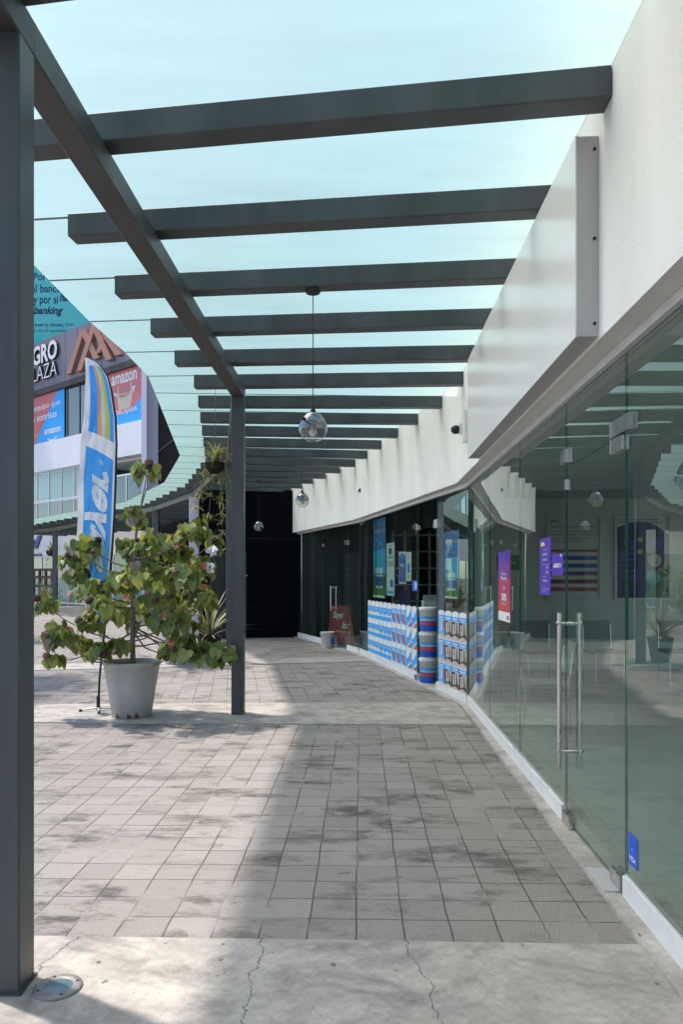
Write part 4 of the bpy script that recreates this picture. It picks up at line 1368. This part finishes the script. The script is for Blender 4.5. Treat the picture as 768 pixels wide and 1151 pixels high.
# window posters
def smile(g, cx, cy, r, m, d):
    n = 14
    pts = [(cx + r * cos(R(215 + 110 * i / n)), cy + r * .62 * sin(R(215 + 110 * i / n)) + r * .4) for i in range(n + 1)]
    pts += [(cx + r * .93 * cos(R(325 - 110 * i / n)), cy + r * .5 * sin(R(325 - 110 * i / n)) + r * .4) for i in range(n + 1)]
    for i in range(n):
        a, b, c, e_ = pts[i], pts[i + 1], pts[2 * n - i], pts[2 * n + 1 - i]
        g.poly([a, b, c, e_], m, d)
    g.poly([(cx + r * .62, cy + r * .12), (cx + r * .98, cy + r * .22), (cx + r * .82, cy - r * .1)], m, d)
g, w, h_, org = fgfx(30, 72.3, 449, 501, -.03)
g.slab(0, w, 0, h_, M.cyan if False else M.blue, -.01, .0)
sa, zb = fpx(30, 501, -.03)
X = lambda u, v: fsub(u, v, sa, zb, -.03)
pA, pB = X(40.5, 497), X(64, 443)
g.poly([(0, 0), (pA[0] - .1, 0), (X(65, 447)[0], h_), (0, h_)], M.salmon, .004)
def ptxt(t_, u0, u1, v0, v1, bold=.0):
    a, b = X(u0, v0), X(u1, v0); c = X(u0, v1)
    g.text(t_, a[0], b[0], a[1], c[1], M.white, .008, bold)
ptxt('equipo que', 38, 67.5, 465, 457, .005); ptxt('a sonrisas', 37, 64, 475.5, 468, .01); ptxt('amazon', 50, 68.3, 489, 483.5, .03)
q = X(58.5, 491); smile(g, q[0], q[1] - .1, .55, M.white, .009)
g.thing('window_poster', 'red and blue poster with white sentence on the window left of the flag', 'poster', org)
g, w, h_, org = fgfx(122, 167, 413.5, 483, -.03)
sa, zb = fpx(122, 483, -.03)
g.slab(0, w, 0, h_, M.blue, -.01, .0)
arc = [X(167, 421)] + [X(u, v) for u, v in ((163, 436), (157, 449), (149, 458), (139, 464), (128, 467))]
pts = [(0, max(.2, arc[-1][1])), (0, h_), (w, h_)] + [(min(w, a), min(h_, b)) for a, b in arc]
g.poly(list(reversed(pts)), M.salmon, .004)
ptxt('amazon', 125.5, 154, 434.5, 424, .02)
q = X(139, 438); smile(g, q[0], q[1] - .15, 1.0, M.white, .009)
a = X(134, 461); g.poly([(a[0], a[1]), (a[0] + .95, a[1]), (a[0] + 1.15, a[1] + .75), (a[0] - .2, a[1] + .75)], M.beige, .009); g.rect(a[0] - .12, a[0], a[1] + .6, a[1] + 1.15, M.beige, .010); g.rect(a[0] + .95, a[0] + 1.08, a[1] + .6, a[1] + 1.15, M.beige, .010)
ptxt('GUADALAJARA', 118.5, 154.5, 471.5, 465, .01)
g.thing('window_poster', 'red and blue poster with a smile and basket on the window right of the flag', 'poster', org)
# blue logo on the far fascia
s0, z0 = fpx(30, 617, .06); s1, _ = fpx(47.6, 617, .06); _, z1 = fpx(30, 603, .06)
org = PF.pt(s0, .055, z0); g = Gfx(org, (-PF.t[0], -PF.t[1], 0)); w = s0 - s1; h_ = z1 - z0
g.text('al', 0, w, 0, h_, M.navyposter, .0, .06, .3, .08); g.text('farmacia', 0, w, -.42, -.22, M.navyposter, .0, .0, 0, .03)
g.thing('shop_logo', 'dark blue slanted logo on the cream fascia under the far canopy', 'sign', org)
# wooden lattice screen below it
s0, _ = fpx(38, 650, 1.0); s1, _ = fpx(58.5, 650, 1.0)
ws = thing('wooden_screen', 'dark brown wooden lattice screen before the far shop', 'screen', tuple(PF.pt((s0 + s1) / 2, 1.0, 0)))
for i in range(4):
    a = s1 + (s0 - s1) * i / 3
    mb = MB(); PF.box(mb, a - .07, a + .07, .95, 1.05, 0, 1.9, M.wood); mb.build('post', ws, ws)
for z in (.35, .95, 1.4, 1.78):
    mb = MB(); PF.box(mb, s1 - .1, s0 + .1, .96, 1.04, z, z + .14, M.wood); mb.build('slat', ws, ws)

# ------------------------------------------------------------------ feather flag
FY = 8.29
def fpnt(u, v, dy=0.0): return V(((u - CX) / F * FY, FY + dy, CH + (HY - v) / F * FY))
fl = thing('feather_flag', 'tall blue and white feather flag with orange stripe behind the potted tree', 'flag', (fpnt(110.5, 800)[0], FY, .0))
Lft = [(402, 95.5), (430, 95), (470, 93), (520, 90), (560, 88), (600, 86.5), (640, 85.5), (672, 87)]
Rgt = [(402, 99), (406, 108), (412, 114), (424, 121), (440, 125.5), (470, 130), (500, 131), (540, 130), (580, 128.5), (620, 126), (660, 122.5), (700, 118.5), (728, 115.5)]
def interp(T, v):
    if v <= T[0][0]: return T[0][1]
    for (a, x), (b, y) in zip(T[:-1], T[1:]):
        if v <= b: return x + (y - x) * (v - a) / (b - a)
    return T[-1][1]
NV, NU = 96, 26
def flag_pt(s, t, lift=0.0):
    vl, vr = 402 + (672 - 402) * t, 402 + (726 - 402) * t
    ul, ur = interp(Lft, vl), interp(Rgt, vr)
    u = ul + (ur - ul) * s
    v = vl + (vr - vl) * s ** 1.5
    wob = .028 * sin(s * 5.0 + t * 9) * (1 - s) + .012 * sin(t * 31 + s * 9) * (1 - s * .8) + .006 * sin(s * 26 + t * 14)
    return fpnt(u, v, wob - lift)
mb = MB()
vs = [flag_pt(i / NU, j / NV) for j in range(NV + 1) for i in range(NU + 1)]
fs, fm = [], []
for j in range(NV):
    for i in range(NU):
        s, t = (i + .5) / NU, (j + .5) / NV
        m = M.cloth_w
        if .03 < t < .30 and .19 < s < .94:
            m = M.cloth_b
            c0 = .47
            if c0 < s < c0 + .12: m = M.cloth_o
            elif c0 + .12 <= s < c0 + .24: m = M.cloth_g
            elif c0 + .24 <= s < c0 + .34: m = M.cloth_l
        elif .362 < t and .15 < s < .92:
            m = M.cloth_b
            if t > .80 and s < .42: m = M.cloth_w
            if t > .965 and s > .4: m = M.cloth_o
        elif t >= .362 and s >= .92: m = M.cloth_w
        fs.append((j * (NU + 1) + i, (j + 1) * (NU + 1) + i, (j + 1) * (NU + 1) + i + 1, j * (NU + 1) + i + 1)); fm.append(m)
mb.add(vs, fs, fm, True)
fc = mb.build('banner', fl, fl)
mb = MB()
tv, tf = text_geo('sayer', .04, 0)
tv = list(tv)
import bmesh
bm = bmesh.new()
bv = [bm.verts.new((v[0], v[1], 0)) for v in tv]
for f in tf:
    try: bm.faces.new([bv[i] for i in f])
    except ValueError: pass
bmesh.ops.triangulate(bm, faces=bm.faces[:])
for _ in range(3):
    ed = [e_ for e_ in bm.edges if e_.calc_length() > .12]
    if ed: bmesh.ops.subdivide_edges(bm, edges=ed, cuts=1)
    bmesh.ops.triangulate(bm, faces=bm.faces[:])
xs = [v.co.x for v in bm.verts]; ys = [v.co.y for v in bm.verts]
ax, bx_, ay, by = min(xs), max(xs), min(ys), max(ys)
bm.verts.index_update()
out = []
for v in bm.verts:
    fx, fy = (v.co.x - ax) / (bx_ - ax), (v.co.y - ay) / (by - ay)
    out.append(flag_pt(.18 + .63 * fy, .80 - fx * .379, .006))
tris = [tuple(v.index for v in f.verts) for f in bm.faces]
mb.add(out, tris, M.ink)
bm.free()
rv, rf = text_geo('®', 0, 0)
xs = [v[0] for v in rv]; ys = [v[1] for v in rv]
mb.add([flag_pt(.52 + (v[1] - min(ys)) / (max(ys) - min(ys)) * .12, .41 - (v[0] - min(xs)) / (max(xs) - min(xs)) * .018, .006) for v in rv], rf, M.ink)
mb.build('lettering', fc, fl)
mb = MB()
poles = [fpnt(u, v) for v, u in Rgt]
mb.tube(poles, [.006] * 4 + [.012] * (len(poles) - 4), M.dark, 8); mb.build('sleeve', fl, fl)
b0 = fpnt(110.5, 800); b0[2] = .05
mb = MB(); mb.tube([b0, fpnt(112, 760), fpnt(115.5, 727)], [.013, .012, .011], M.dark, 8); mb.build('pole', fl, fl)
mb = MB(); mb.tube([b0 - V((0, 0, .045)), b0 + V((0, 0, .12))], .02, M.dark, 10); mb.build('base_hub', fl, fl)
for k in range(4):
    a = R(20 + 90 * k)
    mb = MB(); e_ = V((b0[0] + .19 * cos(a), b0[1] + .19 * sin(a), .028))
    mb.tube([b0 + V((0, 0, -.005)), e_], .011, M.alu, 8); lg = mb.build('foot', fl, fl)
    mb = MB(); mb.tube([e_ - V((cos(a), sin(a), 0)) * .02, e_ + V((cos(a), sin(a), 0)) * .012], .014, M.dark, 8); mb.build('tip', lg, fl)

# ------------------------------------------------------------------ plants
def leaf(mb, p, ax, nr, L, W, m, droop=.25, cup=.12):
    ax = V(ax).normalized(); nr = V(nr); nr = (nr - ax * nr.dot(ax))
    if nr.length < 1e-3: nr = ax.orthogonal()
    nr.normalize(); sd = ax.cross(nr)
    def q(a, b, c=0.0): return p + ax * (a * L) + sd * (b * W) + nr * (c * L - droop * L * a * a)
    vs = [q(0, 0), q(.34, 0, -.02), q(.68, 0, -.02), q(1.02, 0)]
    ol = [(-.13, .26), (.10, .49), (.45, .47), (.78, .25)]
    for sg in (1, -1):
        vs += [q(a, sg * b, cup * b * 1.3 + random.uniform(-.03, .03)) for a, b in ol]
    fs = [(0, 4, 5, 1), (1, 5, 6, 2), (2, 6, 7, 3), (0, 1, 9, 8), (1, 2, 10, 9), (2, 3, 11, 10)]
    mb.add(vs, fs, m, True)
def blob(mb, c, r, m, rnd, n=7):
    vs, fs = [], []
    for i in range(n):
        th = pi * i / (n - 1)
        for j in range(n + 2):
            ph = 2 * pi * j / (n + 2)
            k = r * (1 + rnd.uniform(-.22, .22))
            vs.append((c[0] + k * sin(th) * cos(ph), c[1] + k * sin(th) * sin(ph), c[2] + k * cos(th) * .9))
    w = n + 2
    for i in range(n - 1):
        for j in range(w): fs.append((i * w + j, (i + 1) * w + j, (i + 1) * w + (j + 1) % w, i * w + (j + 1) % w))
    mb.add(vs, fs, m, False)
def pot(t, x, y, r0, r1, h, m, z=.0):
    mb = MB()
    mb.lathe([(r0 - .02, 0), (r0, .006), (r0 + (r1 - r0) * .5, h * .5), (r1, h - .035), (r1 + .008, h - .03), (r1 + .010, h - .004), (r1 + .004, h), (r1 - .018, h), (r1 - .024, h - .01), (r1 - .035, h - .08)], (x, y, z), m, 48)
    o = mb.build('pot', t, t)
    mb = MB(); mb.lathe([(r1 - .032, h - .075), (r1 * .5, h - .07), (.001, h - .06)], (x, y, z), M.soil, 24); mb.build('soil', o, t)
    return o

# main tree
TX, TY = -2.245, 8.0
rnd = random.Random(11)
random.seed(5)
tree = thing('potted_tree', 'leafy potted tree with broad green leaves and dry purple flower heads in grey pot', 'potted tree', (TX, TY, .014))
po = pot(tree, TX, TY, .205, .293, .585, M.potw, .014)
mb = MB()
for a in (-82, -118, -60):
    ca, sa_ = cos(R(a)), sin(R(a))
    hs_ = [.03, .055 + .02 * rnd.random(), .028, .048, .02]
    vs = []
    for q in range(5):
        a2 = R(a - 6 + q * 3)
        for z in (.004, hs_[q]):
            rr = .2056 + .088 * z / .585 + .0018
            vs.append((TX + rr * cos(a2), TY + rr * sin(a2), .014 + z))
    mb.add(vs, [(2 * q, 2 * q + 2, 2 * q + 3, 2 * q + 1) for q in range(4)], M.redbrown2)
mb.build('chip', po, tree)
def tp(u, v, dy=0.0):
    y = TY + dy
    return V(((u - CX) / F * y, y, CH + (HY - v) / F * y))
trunk = [tp(149.5, 752), tp(149, 715), tp(150, 670, .02), tp(151, 630, .03), tp(153, 600, .02), tp(158, 572, 0), tp(165, 548, 0)]
mb = MB(); mb.tube(trunk, [.030, .026, .021, .017, .013, .009, .005], M.bark, 10)
tk = mb.build('trunk', tree, tree)
clumps = [(52, 682, -.1, .15), (63, 715, -.2, .19), (72, 722, -.3, .15), (61, 744, -.15, .11), (86, 648, .1, .17), (92, 620, 0, .2), (82, 632, .2, .15), (103, 615, .2, .12),
          (103, 668, -.3, .18), (118, 690, -.5, .2), (135, 660, .3, .2), (100, 700, -.1, .16), (92, 728, .25, .13), (112, 735, -.35, .15), (133, 728, -.4, .12), (152, 582, .1, .15), (165, 533, 0, .16), (143, 618, .35, .16), (168, 612, -.3, .17), (178, 640, .1, .2),
          (195, 618, .2, .19), (213, 603, -.1, .17), (222, 598, .15, .16), (205, 650, -.4, .2), (226, 640, .05, .19), (190, 672, .3, .2), (170, 672, -.45, .2), (150, 650, -.55, .17),
          (222, 672, .2, .18), (232, 678, -.1, .14), (182, 702, -.5, .18), (208, 700, .2, .19), (205, 726, -.25, .21), (216, 738, -.1, .16), (190, 735, .3, .14), (235, 738, 0, .18), (248, 736, -.1, .17), (158, 700, .45, .18), (132, 655, -.15, .16), (160, 625, .4, .17),
          (112, 660, .4, .16), (205, 628, .4, .18), (240, 610, .35, .10), (140, 690, .5, .16)]
lv, brn = MB(), MB()
deads = []
for (u, v, dy, r) in clumps:
    c = tp(u, v, dy)
    k = min(5, max(1, int((760 - v) / 34)))
    # branch leaves the trunk a little below its clump
    zs = c[2] - abs(c[0] - TX) * .45
    base = None
    for a, b in zip(trunk[:-1], trunk[1:]):
        if a[2] <= zs <= b[2]:
            base = a + (b - a) * ((zs - a[2]) / (b[2] - a[2]))
    if base is None: base = trunk[1] + V((0, 0, rnd.uniform(0, .15))) if zs < trunk[0][2] + .2 else trunk[-2]
    mid = base * .5 + c * .5 + V((rnd.uniform(-.06, .06), rnd.uniform(-.06, .06), -.05 - .05 * rnd.random()))
    pts = [base, base * .7 + mid * .3 + V((0, 0, -.01)), mid, mid * .4 + c * .6 + V((0, 0, -.02)), c + V((0, 0, .02))]
    brn.tube(pts, [.0105, .009, .0075, .006, .004], M.bark, 6)
    n = int(10 + 88 * r)
    for _ in range(n):
        th = rnd.uniform(0, 2 * pi); ph = rnd.uniform(-.6, 1.0)
        o = V((cos(th) * math.sqrt(max(0, 1 - min(1, abs(ph)) ** 2)), sin(th) * math.sqrt(max(0, 1 - min(1, abs(ph)) ** 2)), ph * .85))
        rr = r * rnd.uniform(.45, 1.0)
        p = c + o * rr
        L = rnd.uniform(.072, .138) * (.85 + r)
        axv = V((o[0] * .55 + rnd.uniform(-.4, .4), o[1] * .55 + rnd.uniform(-.4, .4), -.75 + rnd.uniform(-.3, .55)))
        nv = V((o[0] * .9, o[1] * .9 - .15, .75 + rnd.uniform(-.25, .3)))
        q = rnd.random()
        m = M.leaf[0] if q < .40 else M.leaf[1] if q < .66 else M.leaf[2] if q < .90 else M.leaf[3] if q < .965 else M.leaf_dry
        leaf(lv, p - axv.normalized() * L * .35, axv, nv, L, L * rnd.uniform(.92, 1.12), m, rnd.uniform(.1, .6), rnd.uniform(.0, .5))
        if rnd.random() < .25: brn.tube([c, p - axv.normalized() * L * .35], .0022, M.leaf[2], 4, False)
    for _ in range(1 if rnd.random() < .7 else 2):
        a = rnd.uniform(-pi, 0)
        dead = MB(); deads.append(dead); blob(dead, c + V((cos(a) * r * .75, sin(a) * r * .8, rnd.uniform(-.3, .7) * r)), rnd.uniform(.022, .044), M.deadflower if rnd.random() < .45 else M.deadflower2, rnd)
lv.build('leaves', tree, tree)
brn.build('branches', tk, tree)
for q in deads: q.build('dry_flower', tree, tree)
for (u, v, dy, k) in [(238, 619, -.1, 1), (236, 638, -.15, 1), (229, 636, -.2, 0), (199, 612, -.2, 2), (183, 693, -.6, 2), (229, 660, -.2, 0), (192, 722, -.5, 0), (77, 707, -.3, 0), (142, 672, -.6, 0), (82, 668, -.2, 3)]:
    c = tp(u, v, dy); liv = MB()
    for _ in range(26 if k else 12):
        o = V((rnd.gauss(0, 1), rnd.gauss(0, 1), rnd.gauss(0, 1))).normalized()
        m = (M.coral if k == 0 or (k == 2 and rnd.random() < .5) else M.petal) if k < 3 else M.cream
        rr = .042 if k in (1, 3) else .026
        leaf(liv, c + o * rr * .55, o, V((o[1], -o[0], .5)), rr * 1.1, rr * 1.1, m, .3, .2)
    liv.build('flower', tree, tree)

# second plant: shrub with pale small leaves and strap leaves, in a pale pot further back
PX, PY = -2.86, 12.85
sh2 = thing('potted_shrub', 'bushy pale leaved shrub in a light pot behind the potted tree', 'potted shrub', (PX, PY, 0))
pot(sh2, PX, PY, .17, .26, .60, M.potb)
wd_, lf = MB(), MB()
for k in range(34):
    a = rnd.uniform(0, 2 * pi); el = rnd.uniform(.35, 1.35); Ls = rnd.uniform(.7, 1.45)
    dirv = V((cos(a) * cos(el), sin(a) * cos(el), sin(el)))
    b = V((PX, PY, .55)); e_ = b + dirv * Ls * V((.85, .85, 1.05)).length / 1.6
    if e_[0] > PX + .62: continue
    mid = (b + e_) / 2 + V((rnd.uniform(-.08, .08), rnd.uniform(-.08, .08), .06))
    wd_.tube([b, mid, e_], [.009, .006, .003], M.bark, 5)
    for _ in range(44):
        t = rnd.uniform(.25, 1.05)
        p = b * (1 - t) ** 2 + mid * 2 * t * (1 - t) + e_ * t * t + V((rnd.gauss(0, .05), rnd.gauss(0, .05), rnd.gauss(0, .05)))
        o = V((rnd.gauss(0, 1), rnd.gauss(0, 1), rnd.gauss(.3, .7))).normalized()
        q = rnd.random()
        leaf(lf, p, o, V((rnd.gauss(0, .5), rnd.gauss(0, .5), 1)), rnd.uniform(.05, .10), rnd.uniform(.03, .055), M.leaf_small[0] if q < .5 else M.leaf_small[1] if q < .85 else M.leaf_pale[0], .25, .15)
wd_.build('stem', sh2, sh2); lf.build('leaves', sh2, sh2)
# dry strap-leaved plant
DX, DY_ = -2.35, 13.3
dp = thing('strap_leaf_plant', 'strap leaved plant with dry straw coloured blades right of the tree', 'plant', (DX, DY_, 0))
pot(dp, DX, DY_, .15, .22, .45, M.dark)
def straps(mb, c, n, L0, L1, w, mats, rnd, arch=.5, elmin=.5, elmax=1.4):
    for _ in range(n):
        a = rnd.uniform(0, 2 * pi); el = rnd.uniform(elmin, elmax); L = rnd.uniform(L0, L1)
        m = rnd.choice(mats)
        hd = V((cos(a), sin(a), 0)); sdv = V((-sin(a), cos(a), 0))
        vs = []
        p = V(c)
        K = 6
        for i in range(K + 1):
            t = i / K
            e2 = el - arch * t * 2.2
            wv = w * (1 - t ** 2.2) + .001
            vs += [p + sdv * wv, p - sdv * wv]
            p = p + (hd * cos(e2) + V((0, 0, sin(e2)))) * (L / K)
        mb.add(vs, [(2 * i, 2 * i + 2, 2 * i + 3, 2 * i + 1) for i in range(K)], m, True)
mb = MB(); straps(mb, (DX, DY_, .42), 46, .6, 1.15, .02, [M.straw, M.straw, M.leaf_small[0], M.leaf_pale[2]], rnd, .3, .25, 1.4); mb.build('leaves', dp, dp)

# hanging spider plants
def hanging(x, y, z, ztop, label, sc_=1.0, runners=(), big=True):
    t = thing('hanging_plant', label, 'hanging plant', (x, y, z - .13 * sc_), 'spider plants hung from the canopy')
    mb = MB(); mb.lathe([(.001, -.12 * sc_), (.06 * sc_, -.115 * sc_), (.10 * sc_, -.06 * sc_), (.115 * sc_, .0), (.105 * sc_, .004), (.001, -.01)], (x, y, z), M.coir, 20); mb.build('pot', t, t)
    mb = MB()
    for k in range(3):
        a = 2 * pi * k / 3
        mb.tube([(x + .11 * sc_ * cos(a), y + .11 * sc_ * sin(a), z), (x, y, z + .32 * sc_)], .0025, M.bark, 4, False)
    mb.tube([(x, y, z + .32 * sc_), (x, y, ztop)], .0028, M.bark, 5); mb.build('cord', t, t)
    mb = MB(); straps(mb, (x, y, z), 70, .22 * sc_, .42 * sc_, .008 * sc_, M.leaf_pale + [M.leaf_small[1]], rnd, .75, .3, 1.45); mb.build('leaves', t, t)
    if runners:
        rn, pl = MB(), MB()
        for (dx, dy, dz) in runners:
            e_ = V((x + dx, y + dy, z + dz)); m_ = V((x + dx * .55, y + dy * .6, z + .05))
            rn.tube([(x, y, z), m_, (m_ + e_) / 2 + V((.02, 0, 0)), e_], .0025, M.leaf_pale[0], 5, False)
            nb = max(1, int(abs(dz) / .17))
            for i in range(nb):
                t2 = (i + 1) / nb
                p = m_ * (1 - t2) + e_ * t2
                straps(pl, p + V((rnd.gauss(0, .015), rnd.gauss(0, .015), 0)), 15, .06, .14, .008, M.leaf_pale + [M.leaf_small[1]], rnd, .7, -.3, 1.3)
        rn.build('runner', t, t); pl.build('plantlet_leaves', t, t)
hanging(-1.385, 8.2, 2.745, ZR, 'large spider plant with trailing runners hanging left of the second column', 1.0,
        [(-.16, -.05, -.34), (-.20, .02, -.50), (-.10, .04, -.78), (.05, 0, -.66), (.08, -.03, -.98), (.17, -.09, -.42)])
hx, hy_ = (57.5 - CX) / F * 33.4, 33.4
hanging(hx, hy_, CH + (HY - 619) / F * hy_, ZR, 'small hanging plant under the far canopy beside the slim column', 2.0, [(.2, 0, -.5), (-.2, 0, -.6), (.3, 0, -.8)])

# small grey shrub by the lattice
gx, gy = (53 - CX) / F * 33.0, 33.0
gs = thing('grey_shrub', 'silvery grey shrub before the wooden lattice screen', 'shrub', (gx, gy, 0))
st_, lf = MB(), MB()
for k in range(30):
    a = rnd.uniform(0, 2 * pi); el = rnd.uniform(.5, 1.4); Ls = rnd.uniform(.6, 1.35)
    e_ = V((gx + cos(a) * cos(el) * Ls * .7, gy + sin(a) * cos(el) * Ls * .7, sin(el) * Ls))
    st_.tube([(gx, gy, 0), e_], [.015, .004], M.bark, 4)
    for _ in range(40):
        t = rnd.uniform(.2, 1.05)
        p = V((gx, gy, 0)) * (1 - t) + e_ * t + V((rnd.gauss(0, .07), rnd.gauss(0, .07), rnd.gauss(0, .07)))
        leaf(lf, p, (rnd.gauss(0, 1), rnd.gauss(0, 1), rnd.gauss(.4, .6)), (0, 0, 1), rnd.uniform(.06, .14), .05, M.leaf_pale[rnd.choice((0, 1, 2))])
st_.build('stem', gs, gs); lf.build('leaves', gs, gs)

# a plaza tree just left of the view; its crown throws the dappled shade
def plaza_tree(x, y, H, rc, seed, label):
    r = random.Random(seed)
    t = thing('plaza_tree', label, 'tree', (x, y, 0))
    mb = MB()
    mb.tube([(x, y, 0), (x + .05, y, H * .35), (x - .03, y + .05, H * .6), (x + .04, y, H * .9)], [.11, .09, .07, .03], M.bark, 10)
    tips = []
    for k in range(13):
        a = 2 * pi * k / 13 + r.uniform(-.3, .3); zz = H * r.uniform(.5, .8)
        e_ = V((x + cos(a) * rc * r.uniform(.5, .95), y + sin(a) * rc * r.uniform(.5, .95), zz + H * r.uniform(.05, .25)))
        mb.tube([(x, y, zz), ((x + e_[0]) / 2, (y + e_[1]) / 2, zz + .25), e_], [.04, .025, .008], M.bark, 6); tips.append(e_)
    mb.build('trunk', t, t)
    lf = MB()
    for e_ in tips + [V((x, y, H)), V((x + .3, y, H * .92))]:
        for _ in range(80):
            o = V((r.gauss(0, .3), r.gauss(0, .3), r.gauss(0, .22)))
            leaf(lf, e_ + o, (r.gauss(0, 1), r.gauss(0, 1), -.4 + r.gauss(0, .4)), (r.gauss(0, .4), r.gauss(0, .4), 1), r.uniform(.09, .16), r.uniform(.06, .1), r.choice(M.leaf[:3]))
    lf.build('crown', t, t)
plaza_tree(-6.6, 11.4, 5.4, 1.15, 3, 'small broad crowned tree standing in the plaza left of the near column')
plaza_tree(-9.8, 18.3, 5.6, 1.5, 9, 'second plaza tree further back, left of the near column')
